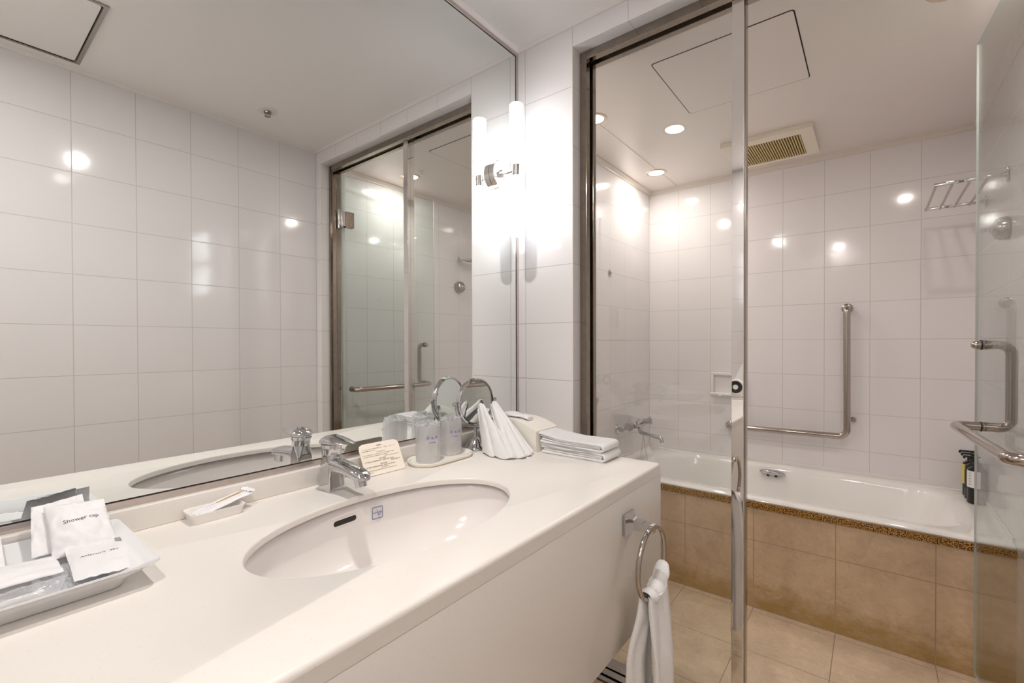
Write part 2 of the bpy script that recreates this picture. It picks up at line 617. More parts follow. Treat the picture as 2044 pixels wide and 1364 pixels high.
def rrect(cx, cy, hx, hy, r, n=6):
    out = []
    for sx, sy, a0 in ((1, 1, 0), (-1, 1, 90), (-1, -1, 180), (1, -1, 270)):
        for k in range(n + 1):
            a = math.radians(a0 + 90 * k / n)
            out.append((cx + sx * (hx - r) + r * math.cos(a), cy + sy * (hy - r) + r * math.sin(a)))
    return out

def lamp(name, kind, loc, power, col, size=0.05, rot=None, parent=None, spot=None, blend=0.5):
    ld = bpy.data.lights.new(name, kind)
    ld.energy = power
    ld.color = col
    if kind == 'AREA':
        ld.shape = 'DISK'
        ld.size = size
    else:
        ld.shadow_soft_size = size
    if kind == 'SPOT':
        ld.spot_size = math.radians(spot or 120)
        ld.spot_blend = blend
    o = bpy.data.objects.new(name, ld)
    o.location = loc
    if rot: o.rotation_euler = rot
    COL.objects.link(o)
    if parent:
        o.parent = parent
    return o

def wall(name, a, b, m, smooth=False):
    o = obj(name, MB().box(a, b), m, smooth=smooth)
    o['kind'] = 'structure'
    return o

# ================================================================== STRUCTURE
wall('floor', (-0.02, YB - 0.1, -0.05), (W + 0.1, 1.36, ZF), 'floor_tile')
wall('floor', (XS - 0.05, 1.36, -0.05), (W + 0.1, YF + 0.05, 0.0), 'floor_tile')
wall('ceiling', (-0.1, YB - 0.1, ZC), (W + 0.1, YP + 0.01, ZC + 0.05), 'ceil')

# shower ceiling with a panel joint
b = MB()
b.box((XS - 0.05, YP + 0.148, ZS), (0.0205, YF + 0.05, ZS + 0.05))
b.box((0.0235, YP + 0.148, ZS), (W + 0.1, YF + 0.05, ZS + 0.05))
b.box((0.0205, YP + 0.148, ZS + 0.003), (0.0235, YF + 0.05, ZS + 0.04))
o = obj('ceiling', b, 'ceil_sh', smooth=False); o['kind'] = 'structure'

wall('wall_left', (-0.12, YB, ZF), (-0.004, YP, ZC), 'wallpaint')
wall('wall_right', (W, YB, ZF), (W + 0.1, YP, ZC), 'tile_right')
wall('wall_right', (W, YP + 0.0, -0.02), (W + 0.1, YF, ZC), 'tile_right_sh')
wall('wall_far', (XS - 0.1, YF, -0.02), (W + 0.1, YF + 0.1, ZC), 'tile_far')
wall('wall_shower_left', (XS - 0.1, YP + 0.148, -0.02), (XS, YF, ZC), 'tile_left_sh')

# wall that carries the glass partition: pier, right stub and header
b = MB()
b.mi = 0
PX = 0.235
def face_box(b, x0, x1, y0, y1, z0, z1):
    b.mi = 0
    b.quad((x0, y0, z0), (x1, y0, z0), (x1, y0, z1), (x0, y0, z1))
    b.quad((x0, y1, z0), (x0, y1, z1), (x1, y1, z1), (x1, y1, z0))
    b.mi = 1
    b.quad((x1, y0, z0), (x1, y1, z0), (x1, y1, z1), (x1, y0, z1))
    b.quad((x0, y0, z0), (x0, y0, z1), (x0, y1, z1), (x0, y1, z0))
    b.mi = 2
    b.quad((x0, y0, z0), (x0, y1, z0), (x1, y1, z0), (x1, y0, z0))
    b.quad((x0, y0, z1), (x1, y0, z1), (x1, y1, z1), (x0, y1, z1))
face_box(b, XS - 0.1, PX, YP, 1.50, -0.02, 2.222)
face_box(b, XS - 0.1, W + 0.1, YP, 1.50, 2.222, ZC + 0.02)
face_box(b, 1.385, W + 0.0, YP, 1.50, -0.02, 2.222)
o = obj('wall_partition', b, ['tile_part', 'tile_jamb', 'tile_soffit'], smooth=False); o['kind'] = 'structure'
# rounded edge tiles at the opening
b = MB()
b.tube([(PX - 0.003, YP + 0.0025, ZF), (PX - 0.003, YP + 0.0025, 2.225)], 0.0032, 10)
b.tube([(PX, YP + 0.0025, 2.2255), (1.385, YP + 0.0025, 2.2255)], 0.0032, 10)
o = obj('trim_1', b, 'trimw'); o['kind'] = 'structure'

# mouldings between ceiling and walls
b = MB()
for z, r in ((ZC, 0.012),):
    b.prism([(0, z), (0, z - 0.012), (0.004, z - 0.012), (0.010, z - 0.004), (0.012, z)], YB, YP, axis=1)
    b.prism([(W, z), (W - 0.012, z), (W - 0.010, z - 0.004), (W - 0.004, z - 0.012), (W, z - 0.012)], YB, YP, axis=1)
    b.prism([(YP, z), (YP - 0.012, z), (YP - 0.010, z - 0.004), (YP - 0.004, z - 0.012), (YP, z - 0.012)], -0.0, W, axis=0)
o = obj('trim_2', b, 'trimw', smooth=False); o['kind'] = 'structure'
b = MB()
z = ZS
prof = [(0, 0), (0, -0.024), (0.006, -0.024), (0.008, -0.017), (0.018, -0.009), (0.024, -0.007), (0.026, 0)]
b.prism([(XS + x, z + y) for x, y in prof], 1.50, YF, axis=1)
b.prism([(W - x, z + y) for x, y in reversed(prof)], 1.50, YF, axis=1)
b.prism([(YF - x, z + y) for x, y in reversed(prof)], XS, W, axis=0)
o = obj('trim_3', b, 'cove', smooth=False); o['kind'] = 'structure'

# wall behind the near end of the counter, and the doorway to the room behind the camera
DX0, DX1 = 0.66, 1.40
b = MB()
b.box((-0.1, YB - 0.1, ZF), (DX0, YB, ZC))
b.box((DX0, YB - 0.1, ZF + 2.03), (DX1, YB, ZC))
b.box((DX1, YB - 0.1, ZF), (W + 0.1, YB, ZC))
o = obj('wall_back', b, 'tile_back', smooth=False); o['kind'] = 'structure'
b = MB()
b.box((DX0 - 0.05, YB - 0.115, ZF), (DX0 + 0.012, YB + 0.012, ZF + 2.08))
b.box((DX1 - 0.012, YB - 0.115, ZF), (DX1 + 0.03, YB + 0.012, ZF + 2.08))
b.box((DX0 + 0.012, YB - 0.115, ZF + 2.018), (DX1 - 0.012, YB + 0.012, ZF + 2.08))
o = obj('trim_4', b, 'trimw', smooth=False); o['kind'] = 'structure'
# the room beyond
wall('floor', (-0.3, -2.1, 0.04), (2.1, YB - 0.1, ZF), 'wallpaint')
wall('ceiling', (-0.3, -2.1, 2.4), (2.1, YB - 0.1, 2.45), 'ceil')
wall('wall_hall_left', (-0.3, -2.1, ZF), (-0.2, YB - 0.1, 2.4), 'wallpaint')
wall('wall_hall_right', (2.0, -2.1, ZF), (2.1, YB - 0.1, 2.4), 'wallpaint')
wall('wall_hall_back', (-0.2, -2.1, ZF), (2.0, -2.0, 2.4), 'wallpaint')
b = MB(); b.box((-0.2, YB - 0.12, ZF), (-0.1, YB - 0.1, 2.4)); b.box((-0.1, YB - 0.12, ZC), (W + 0.1, YB - 0.1, 2.4)); b.box((W + 0.1, YB - 0.12, ZF), (2.0, YB - 0.1, 2.4))
o = obj('wall_hall_front', b, 'wallpaint', smooth=False); o['kind'] = 'structure'
hl = empty('hall_fill_light', (1.03, -1.1, 2.4), label='round fill light added unseen in the room behind the vanity doorway', cat='ceiling light')  # invented lamp, soft frontal fill through the doorway
obj('fill_diffuser', MB().lathe([(0.0, 0), (0.16, 0), (0.21, 0.03), (0.22, 0.06)], (1.03, -1.1, 2.34), n=40), 'hall_fill_lens', hl)
hw = lamp('hall_fill', 'AREA', (0, 0, -0.08), HALL_FILL_W, (1.0, 0.95, 0.90), 0.9, parent=hl)

# ---- steel channels of the glass partition
YG0, YG1 = 1.400, 1.470
b = MB()
def channel_v(b, x0, x1, z0, z1):
    b.box((x0, YG0, z0), (x1, YG0 + 0.024, z1), 0.001)
    b.box((x0, YG0 + 0.048, z0), (x1, YG1, z1), 0.001)
    b.box((x0, YG0 + 0.024, z0), (x0 + (x1 - x0) * 0.25, YG0 + 0.048, z1))
channel_v(b, PX + 0.0005, PX + 0.026, 0.11, 2.2215)
b.box((1.372, YG0, 0.11), (1.3845, YG1, 2.2215), 0.001)
b.box((1.360, YG0 + 0.008, 0.11), (1.372, YG0 + 0.030, 2.2215), 0.001)
b.box((PX + 0.026, YG0, 2.193), (1.36, YG0 + 0.024, 2.2215), 0.001)
b.box((PX + 0.026, YG0 + 0.048, 2.193), (1.36, YG1, 2.2215), 0.001)
b.box((PX + 0.026, YG0 + 0.024, 2.214), (1.36, YG0 + 0.048, 2.2215))
o = obj('trim_5', b, 'frame_steel', smooth=False); o['kind'] = 'structure'
# steel threshold with two rails and dark grooves
b = MB()
b.mi = 0
b.box((PX, 1.362, 0.0), (1.385, 1.470, 0.098), 0.001)
b.box((PX, 1.362, 0.098), (1.385, 1.378, 0.106))
b.box((PX, 1.386, 0.098), (1.385, 1.412, 0.109))
b.box((PX, 1.420, 0.098), (1.385, 1.470, 0.110))
b.mi = 1
b.box((PX, 1.378, 0.098), (1.385, 1.386, 0.099))
b.box((PX, 1.412, 0.098), (1.385, 1.420, 0.099))
o = obj('trim_6', b, ['steel', 'gap'], smooth=False); o['kind'] = 'structure'

# ---- tiled bath apron with granite ledge
wall('wall_apron', (XS, 2.329, 0.0), (W, 2.345, 0.461), 'apron_tile')
o = wall('trim_7', (XS, 2.322, 0.461), (W - 0.001, 2.352, 0.487), 'granite')

# ================================================================== SHOWER SCREEN AND DOOR
t = empty('shower_screen', (0.5, 1.436, 0.11), label='fixed clear glass panel with a polished square steel post beside the bath opening', cat='shower screen')
b = MB(); b.box((PX + 0.007, 1.432, 0.111), (0.7175, 1.440, 2.213))
obj('glass_panel', b, 'glass', t, smooth=False)
b = MB(); b.box((0.718, 1.420, 0.111), (0.750, 1.460, 2.192), 0.0012)
post = obj('post', b, 'polish', t, smooth=False)
b = MB(); b.box((0.7502, 1.432, 0.111), (0.7532, 1.455, 2.19))
tag(obj('door_stop', b, 'steel', post, smooth=False), 'thin dull steel door stop strip')

H = Vector((1.350, 1.452, 0)); Fv = Vector((1.302, 2.112, 0))
dd = (Fv - H).normalized(); dn = Vector((-dd.y, dd.x, 0))   # dn points to -x (camera side)
if dn.x > 0: dn = -dn
door = empty('door_1', (H.x, H.y, 0.13), kind='structure')
def dpt(s, off, z):
    p = H + dd * s + dn * off
    return Vector((p.x, p.y, z))
def dbox(b, s0, s1, o0, o1, z0, z1):
    v = [dpt(s, o_, z) for z in (z0, z1) for s, o_ in ((s0, o0), (s1, o0), (s1, o1), (s0, o1))]
    vs = [b.bm.verts.new(p) for p in v]
    for f in ((0, 3, 2, 1), (4, 5, 6, 7), (0, 1, 5, 4), (1, 2, 6, 5), (2, 3, 7, 6), (3, 0, 4, 7)):
        b.bm.faces.new([vs[i] for i in f]).material_index = b.mi
DL = (Fv - H).length
b = MB()
dbox(b, 0.0, DL, -0.003, 0.003, 0.13, 2.183)
for f in b.bm.faces: f.material_index = 0
b.bm.normal_update()
for f in b.bm.faces:
    if f.calc_area() < 0.03: f.material_index = 1
obj('glass_pane', b, ['glass_door', 'glass_edge'], door, smooth=False)
for zc in (1.93, 0.35):
    b = MB()
    dbox(b, 0.022, 0.075, 0.0031, 0.014, zc - 0.045, zc + 0.045)
    dbox(b, 0.022, 0.075, -0.014, -0.0031, zc - 0.045, zc + 0.045)
    bmesh.ops.bevel(b.bm, geom=list(b.bm.edges), offset=0.0015, segments=2, affect='EDGES')
    hg = obj('hinge', b, 'frame_steel', door, smooth=False)
    b = MB()
    b.cyl(dpt(0.004, 0.006, zc - 0.045), dpt(0.004, 0.006, zc - 0.002), 0.007, n=18)
    b.cyl(dpt(0.004, 0.006, zc - 0.003), dpt(0.004, 0.006, zc + 0.003), 0.005, n=18)
    b.cyl(dpt(0.004, 0.006, zc + 0.002), dpt(0.004, 0.006, zc + 0.045), 0.007, n=18)
    b.cyl(dpt(-0.014, 0.006, zc - 0.055), dpt(-0.014, 0.006, zc + 0.05), 0.008, n=18)
    dbox(b, -0.014, 0.024, 0.002, 0.010, zc - 0.04, zc + 0.04)
    obj('knuckle', b, 'chrome', hg)
    for dz in (-0.03, 0.032):
        b = MB(); b.cyl(dpt(0.054, 0.0139, zc + dz), dpt(0.054, 0.0152, zc + dz), 0.005, n=14)
        obj('screw', b, 'bright_steel', hg)
# handle: upright pull inside, long towel bar on the camera side
hs = 0.585
b = MB()
pull = fillet([dpt(hs, 0.014, 1.208), dpt(hs, -0.062, 1.208), dpt(hs, -0.062, 0.952), dpt(hs, 0.066, 0.952), dpt(0.060, 0.066, 0.952), dpt(0.060, 0.004, 0.952)], 0.030, 8)
b.tube(pull, 0.0138, 18)
hd = obj('handle', b, 'bright_steel', door)
for sg, z_ in ((hs, 1.208), (hs, 0.952), (0.06, 0.952)):
    for o0, o1 in ((0.0031, 0.0065), (-0.0031, -0.0065)):
        if sg == 0.06 and o0 < 0: continue
        b = MB(); b.cyl(dpt(sg, o0, z_), dpt(sg, o1, z_), 0.0155, n=20)
        tag(obj('gasket', b, 'black_m', hd), 'black rubber washer at the glass')
b = MB(); b.sphere(dpt(hs, 0.016, 1.208), 0.0128, 18)
obj('end_cap', b, 'bright_steel', hd)

# ================================================================== WALL MIRROR
t = empty('wall_mirror', (0, 0.5, 0.93), label='large wall mirror with thin steel edging above the vanity counter', cat='mirror')
b = MB(); b.box((-0.0035, YB, 0.943), (0.0, 1.340, 2.274))
obj('mirror_glass', b, 'mirror', t, smooth=False)
b = MB()
b.box((-0.0035, YB, 0.926), (0.0035, 1.3515, 0.9425), 0.0006)
b.box((-0.0035, YB, 2.2745), (0.0035, 1.3515, 2.2880), 0.0006)
b.box((-0.0035, 1.3405, 0.943), (0.0035, 1.3515, 2.2740), 0.0006)
fr = obj('frame', b, 'mframe', t, smooth=False)
b = MB()
b.box((-0.0005, YB, 0.9425), (0.0006, 1.339, 0.9445))
b.box((-0.0005, 1.3385, 0.943), (0.0006, 1.3405, 2.2725))
b.box((-0.0005, YB, 2.2725), (0.0006, 1.3405, 2.2742))
tag(obj('edge_seal', b, 'gap', fr, smooth=False), 'thin black sealing line around the mirror glass')

# ================================================================== VANITY COUNTER AND SINK
XC, YC = 0.580, 1.238
EX, EY, EB, EA = 0.3217, 0.5569, 0.1582, 0.2733
t = empty('vanity_counter', (0.29, 0.5, ZF), label='long cream stone vanity counter with oval sink cut-out and deep front panel', cat='counter')
NE = 96
def ell(k, f=1.0, z=CT):
    a = 2 * PI * k / NE
    return (EX + EB * f * math.cos(a), EY + EA * f * math.sin(a), z)
# countertop: outline (with the strip that runs on to the pier) minus the ellipse
b = MB()
bm = b.bm
R = 0.008
outer = [(0.0, YB), (XC - R, YB), (XC - R, YC - R), (0.262, YC - R), (0.262, YC), (PX + 0.003, YC), (PX - 0.003, YP), (0.0, YP)]
outer = [(0.0, YB), (XC - R, YB), (XC - R, YC - R), (PX, YC - R), (PX, YP), (0.0, YP)]
ov = [bm.verts.new((x, y, CT)) for x, y in outer]
oe = [bm.edges.new((ov[i], ov[(i + 1) % len(ov)])) for i in range(len(ov))]
lip = 0.0025
iv = [bm.verts.new(ell(k, 1.012)) for k in range(NE)]
ie = [bm.edges.new((iv[i], iv[(i + 1) % NE])) for i in range(NE)]
bmesh.ops.triangle_fill(bm, use_beauty=True, edges=oe + ie)
# rounded lip of the cut-out, 12 mm thick
prev = iv
for f_, z_ in ((1.004, CT - 0.0012), (1.0, CT - 0.004), (1.0, CT - 0.013)):
    cur = [bm.verts.new(ell(k, f_, z_)) for k in range(NE)]
    for k in range(NE):
        j = (k + 1) % NE
        bm.faces.new((prev[k], prev[j], cur[j], cur[k]))
    prev = cur
# rounded front and end edge
def edge_strip(pts_top, nrm):
    pr = [Vector((p[0], p[1], CT)) for p in pts_top]
    rows = [pr]
    for i in range(1, 5):
        a = PI / 2 * i / 4
        rows.append([p + Vector(n_) * (R * math.sin(a)) + Vector((0, 0, -R * (1 - math.cos(a)))) for p, n_ in zip(pr, nrm)])
    vv = [[bm.verts.new(p) for p in r] for r in rows]
    for i in range(len(vv) - 1):
        for j in range(len(pr) - 1):
            bm.faces.new((vv[i][j], vv[i + 1][j], vv[i + 1][j + 1], vv[i][j + 1]))
path = [(XC - R, YB), (XC - R, YC - R)] + [(XC - R, YC - R)] * 4 + [(PX, YC - R)]
nr = [(1, 0, 0), (1, 0, 0)] + [(math.cos(a), math.sin(a), 0) for a in (PI / 8, PI / 4, 3 * PI / 8, PI / 2)] + [(0, 1, 0)]
edge_strip(path, nr)
# slab under surface and sides below the rounding
b.quad((XC, YB, CT - R), (XC, YC - R, CT - R), (XC, YC - R, CT - 0.03), (XC, YB, CT - 0.03))
b.quad((XC - R, YC, CT - R), (PX, YC, CT - R), (PX, YC, CT - 0.03), (XC - R, YC, CT - 0.03))
bmesh.ops.remove_doubles(bm, verts=bm.verts, dist=1e-5)
top = obj('countertop', b, 'counter', t, ang=40, recalc=False)
for p in top.data.polygons:
    pass
# make the top faces point up
me = top.data
bm2 = bmesh.new(); bm2.from_mesh(me)
bmesh.ops.recalc_face_normals(bm2, faces=bm2.faces)
up_area = sum(f.calc_area() * f.normal.z for f in bm2.faces if abs(f.normal.z) > 0.9)
if up_area < 0:
    for f in bm2.faces: f.normal_flip()
bm2.to_mesh(me); bm2.free()
b = MB()
b.box((0.556, YB, 0.508), (XC, YC, CT - 0.0302), 0.002)
b.box((PX + 0.002, YC - 0.02, 0.508), (0.5555, YC, CT - 0.0302), 0.002)
obj('front_panel', b, 'counter', t)
b = MB()
b.box((0.0035, YB, CT), (0.019, YP, 0.9305), 0.002, 3)
tag(obj('backsplash', b, 'counter'), 'low cream stone backsplash strip below the large wall mirror', 'backsplash')

t = empty('sink_basin', (EX, EY, 0.74), label='oval pale ceramic undermount sink basin below the counter cut-out', cat='sink')
b = MB(); bm = b.bm
depth = 0.148
rows = []
NR = 14
for i in range(NR + 1):
    s_ = i / NR
    # bowl: steep walls then a shallow floor
    ang_ = s_ * PI / 2
    f_ = 1.035 * math.cos(ang_) ** 0.55 if s_ < 1 else 0.0
    z_ = CT - 0.013 - depth * math.sin(ang_) ** 0.85
    f_ = max(f_, 0.09)
    sh = 0.0 * s_
    rows.append([Vector((EX - 0.02 * s_ + EB * f_ * math.cos(2 * PI * k / NE), EY + EA * f_ * math.sin(2 * PI * k / NE), z_)) for k in range(NE)])
b.rings(rows, False, True)
bowl = obj('bowl', b, 'ceramic', t, ang=60)
# flip normals inward is not needed: two-sided shading
sd = bowl.modifiers.new('thickness', 'SOLIDIFY'); sd.thickness = 0.008; sd.offset = 1
def bowl_pt(y, z):
    """point and normal on the mirror-side wall of the bowl"""
    q = (CT - 0.013 - z) / depth
    ang_ = math.asin(min(1, q ** (1 / 0.85)))
    f_ = 1.035 * math.cos(ang_) ** 0.55
    s_ = ang_ / (PI / 2)
    cx = EX - 0.02 * s_
    yy = (y - EY) / (EA * f_)
    x = cx - EB * f_ * math.sqrt(max(0, 1 - yy * yy))
    return Vector((x, y, z))
# overflow slot
b = MB()
def slot_outline(y0, y1, z, h, grow=0.0, inset=0.0):
    pts = []
    for yc, a0 in ((y1, -90), (y0, 90)):
        for k in range(9):
            a = math.radians(a0 + 180 * k / 8)
            yy = yc + (h + grow) * math.cos(a); zz = z + (h + grow) * math.sin(a)
            p = bowl_pt(yy, zz)
            pts.append(Vector((p.x + inset, p.y, p.z)))
    return pts
SL0, SL1, SLZ, SLH = 0.518, 0.561, 0.842, 0.0058
b.mi = 0
b.rings([slot_outline(SL0, SL1, SLZ, SLH, 0.0030, 0.0006), slot_outline(SL0, SL1, SLZ, SLH, 0.0, 0.0012)], False, False)
b.mi = 1
fpts = slot_outline(SL0, SL1, SLZ, SLH, 0.0, 0.0012)
b.bm.faces.new([b.bm.verts.new(p) for p in fpts]).material_index = 1
obj('overflow_slot', b, ['ceramic', 'hole'], t, smooth=False)
# maker's sticker on the basin wall
SY, SZ, SS = 0.618, 0.8375, 0.0125
c0 = bowl_pt(SY, SZ)
tr_ = (bowl_pt(SY + SS, SZ) - bowl_pt(SY - SS, SZ)).normalized()
tu_ = (bowl_pt(SY, SZ + SS) - bowl_pt(SY, SZ - SS)).normalized()
nn_ = tr_.cross(tu_).normalized()
if nn_.x < 0: nn_ = -nn_
c0 = c0 + nn_ * 0.0016
b = MB()
def fl(pts, w_=0.0007):
    for p, q in zip(pts[:-1], pts[1:]):
        d_ = (q - p).normalized(); s2 = d_.cross(nn_) * w_ / 2
        b.quad(p - s2, q - s2, q + s2, p + s2)
def sp_(a, c): return c0 + tr_ * a * SS + tu_ * c * SS
fl([sp_(-1, -.9), sp_(-.9, -1), sp_(.9, -1), sp_(1, -.9), sp_(1, .9), sp_(.9, 1), sp_(-.9, 1), sp_(-1, .9), sp_(-1, -.9)], 0.0011)
fl([sp_(-0.55 + 0.55 * math.cos(a) * 0.5 + 0.1 * k, 0.65 - 0.13 * k + 0.25 * math.sin(a)) for k, a in enumerate([0.3 * i for i in range(12)])], 0.0004)
st = obj('sticker', b, 'ink_logo', t, smooth=False, recalc=False)
tag(st, 'small square blue printed maker sticker')
text('sticker_lettering', 'CARTIONE', 0.0046, 'ink_logo', st, c0 - tr_ * SS * 0.93 - tu_ * 0.001, tr_, tu_)
text('sticker_lettering', 'BKT', 0.0042, 'ink_logo', st, c0 + tr_ * SS * 0.1 - tu_ * 0.0055, tr_, tu_)
b = MB(); b.lathe([(0.0, 0.004), (0.015, 0.004), (0.019, 0.002), (0.020, 0.0)], (EX - 0.02, EY, CT - 0.013 - depth + 0.0005), n=24)
obj('drain_plug', b, 'chrome', t)

# ================================================================== BASIN FAUCET
FX, FY = 0.070, 0.562
t = empty('basin_faucet', (FX, FY, CT), label='chrome single-lever basin faucet standing behind the oval sink', cat='faucet')
b = MB()
def ringmix(hx, hy, r, z, cx=FX, cy=FY, n=32, sq=1.0):
    out = []
    for k in range(n):
        a = 2 * PI * k / n + PI / n
        c, s_ = math.cos(a), math.sin(a)
        e = 2 / (2 + 6 * sq)
        x = math.copysign(abs(c) ** e, c) * hx
        y = math.copysign(abs(s_) ** e, s_) * hy
        out.append(Vector((cx + x, cy + y, z)))
    return out
b.rings([ringmix(0.024, 0.0215, 0, CT, sq=1.6), ringmix(0.0235, 0.021, 0, CT + 0.004, sq=1.6), ringmix(0.0215, 0.0195, 0, CT + 0.03, cx=FX - 0.001, sq=1.4), ringmix(0.021, 0.0185, 0, CT + 0.055, cx=FX - 0.001, sq=0.8),
         ringmix(0.0205, 0.0195, 0, CT + 0.072, sq=0.15), ringmix(0.0200, 0.0200, 0, CT + 0.080, sq=0.0)])
body = obj('body', b, 'chrome', t, ang=50)
b = MB()
b.lathe([(0.0185, 0.0), (0.0215, 0.001), (0.0215, 0.013), (0.0205, 0.0140), (0.0205, 0.0150), (0.0225, 0.0158), (0.0232, 0.0235), (0.020, 0.0245)], (FX, FY, CT + 0.0795), n=36)
obj('cartridge_collar', b, 'chrome', body)
# spout
b = MB()
def sec(c, hw, hh, tilt=0.0, n=20):
    out = []
    for k in range(n):
        a = 2 * PI * k / n
        y = hw * math.copysign(abs(math.cos(a)) ** 0.7, math.cos(a))
        z = hh * math.copysign(abs(math.sin(a)) ** 0.7, math.sin(a))
        out.append(Vector((c[0] - z * math.sin(tilt), c[1] + y, c[2] + z * math.cos(tilt))))
    return out
b.rings([sec((FX + 0.004, FY, CT + 0.057), 0.0180, 0.017, -0.1), sec((FX + 0.03, FY, CT + 0.058), 0.0180, 0.0135, 0.0), sec((FX + 0.07, FY, CT + 0.056), 0.0185, 0.0125, 0.05), sec((FX + 0.105, FY, CT + 0.052), 0.0190, 0.0120, 0.15), sec((FX + 0.125, FY, CT + 0.049), 0.0165, 0.0100, 0.4), sec((FX + 0.133, FY, CT + 0.047), 0.009, 0.005, 0.5)])
spt = obj('spout', b, 'chrome', t, ang=50)
b = MB(); b.cyl((FX + 0.110, FY, CT + 0.044), (FX + 0.115, FY, CT + 0.026), 0.0130, 0.0122, 26)
obj('aerator', b, 'chrome', spt)
# lever handle: domed disc drawn out into a flat tongue over the spout
b = MB()
rows = []
prof = [(0.0, 0.0), (0.4, 0.0005), (0.8, 0.002), (1.0, 0.006), (0.98, 0.009), (0.8, 0.0155), (0.45, 0.0200), (0.0, 0.0215)]
for f_, z_ in prof:
    row = []
    for k in range(48):
        a = 2 * PI * k / 48
        ext_ = max(0, math.cos(a)) ** 4 * 0.058
        rr = 0.0275 + ext_
        wy = 1.0
        x = math.cos(a) * rr * f_
        y = math.sin(a) * (0.0275 + ext_ * 0.42) * f_
        q = max(0, x - 0.015)
        row.append(Vector((FX + x, FY + y, CT + 0.1020 + z_ * (1 - min(0.72, q * 11)) + x * 0.07 + q * 0.05)))
    rows.append(row)
b.rings(rows, True, True)
lv = obj('lever', b, 'chrome', t, ang=70)
b = MB(); b.mi = 0; b.sphere((FX + 0.006, FY - 0.006, CT + 0.1236), 0.0018, 12, (2.2, 1, 0.25)); b.mi = 1; b.sphere((FX + 0.006, FY + 0.006, CT + 0.1236), 0.0018, 12, (2.2, 1, 0.25))
tag(obj('temperature_mark', b, ['red', 'blue'], lv), 'small red and blue temperature dots')
b = MB()
b.rings([[Vector(p) for p in ((FX - 0.016, FY - 0.004, CT + 0.080), (FX - 0.021, FY - 0.003, CT + 0.080), (FX - 0.021, FY + 0.003, CT + 0.080), (FX - 0.016, FY + 0.004, CT + 0.080))],
         [Vector(p) for p in ((FX - 0.016, FY - 0.008, CT + 0.104), (FX - 0.036, FY - 0.008, CT + 0.104), (FX - 0.036, FY + 0.008, CT + 0.104), (FX - 0.016, FY + 0.008, CT + 0.104))],
         [Vector(p) for p in ((FX - 0.016, FY - 0.008, CT + 0.107), (FX - 0.037, FY - 0.008, CT + 0.107), (FX - 0.037, FY + 0.008, CT + 0.107), (FX - 0.016, FY + 0.008, CT + 0.107))]])
obj('drain_lever', b, 'chrome', t)

# ================================================================== WALL SCONCE
SX, SYY = 0.084, 1.235
t = empty('wall_sconce', (0, SYY, 1.805), label='chrome wall sconce on the mirror with frosted tube shades above and below', cat='wall lamp')
b = MB(); b.lathe([(0.048, 0.0), (0.050, 0.002), (0.050, 0.020), (0.048, 0.022), (0.020, 0.0225), (0.018, 0.036), (0.010, 0.038)], (0.0006, SYY, 1.805), (1, 0, 0), 48)
obj('backplate', b, 'silver', t)
b = MB(); b.cyl((0.036, SYY, 1.804), (SX, SYY, 1.804), 0.0055)
obj('arm', b, 'silver', t)
b = MB(); b.cyl((SX, SYY, 1.786), (SX, SYY, 1.824), 0.0140, n=28)
obj('socket', b, 'silver', t)
for s_ in (1, -1):
    b = MB()
    z0 = 1.825 if s_ > 0 else 1.785
    pr = [(0.012, 0.0), (0.0185, 0.001), (0.0195, 0.01), (0.0225, 0.055), (0.0250, 0.10), (0.0248, 0.13), (0.0236, 0.17), (0.0240, 0.198), (0.0225, 0.2015), (0.0, 0.202)]
    b.lathe(pr, (SX, SYY, z0), (0, 0, s_), 32)
    obj('lamp_shade', b, 'lamp', t, ang=60)

# ================================================================== CEILING FITTINGS
def downlight(x, y, z, label, lens, power, col, spot=130, blend=0.8):
    t = empty('recessed_downlight', (x, y, z), label=label, cat='downlight', group='round recessed ceiling downlights')
    b = MB(); b.lathe([(0.044, -0.0035), (0.0565, -0.0035), (0.0600, -0.001), (0.0600, 0.0), (0.044, 0.0)], (x, y, z), n=44, cap0=False, cap1=False)
    obj('trim_ring', b, 'rim', t)
    b = MB(); b.lathe([(0.0, -0.0022), (0.040, -0.0022), (0.0440, -0.0012)], (x, y, z), n=36)
    obj('lens', b, lens, t)
    l = lamp('bulb', 'AREA', (0, 0, -0.006), power, col, 0.05, parent=t)
    return t
WARM = (1.0, 0.92, 0.87)
downlight(0.024, 1.900, ZS, 'recessed downlight in the shower ceiling nearest the glass partition', 'lens', SPOT_W * 0.34, WARM)
downlight(0.001, 2.733, ZS, 'recessed downlight in the shower ceiling above the bath taps', 'lens', SPOT_W * 0.34, WARM)
downlight(1.215, 1.845, ZS, 'added fill downlight in the shower ceiling above the swung-open glass door', 'lens', SPOT_W * 0.34, WARM)  # extra lamp added so the right side of the shower is less dark
downlight(0.245, 0.533, ZC, 'recessed downlight in the vanity ceiling above the sink', 'lens_v', SPOT_W, (1.0, 0.955, 0.915))

downlight(0.72, -0.19, ZC, 'added fill downlight in the vanity ceiling above the doorway', 'lens_v', SPOT_W * 0.8, (1.0, 0.955, 0.915))  # extra lamp out of view, added as fill for counter and walls

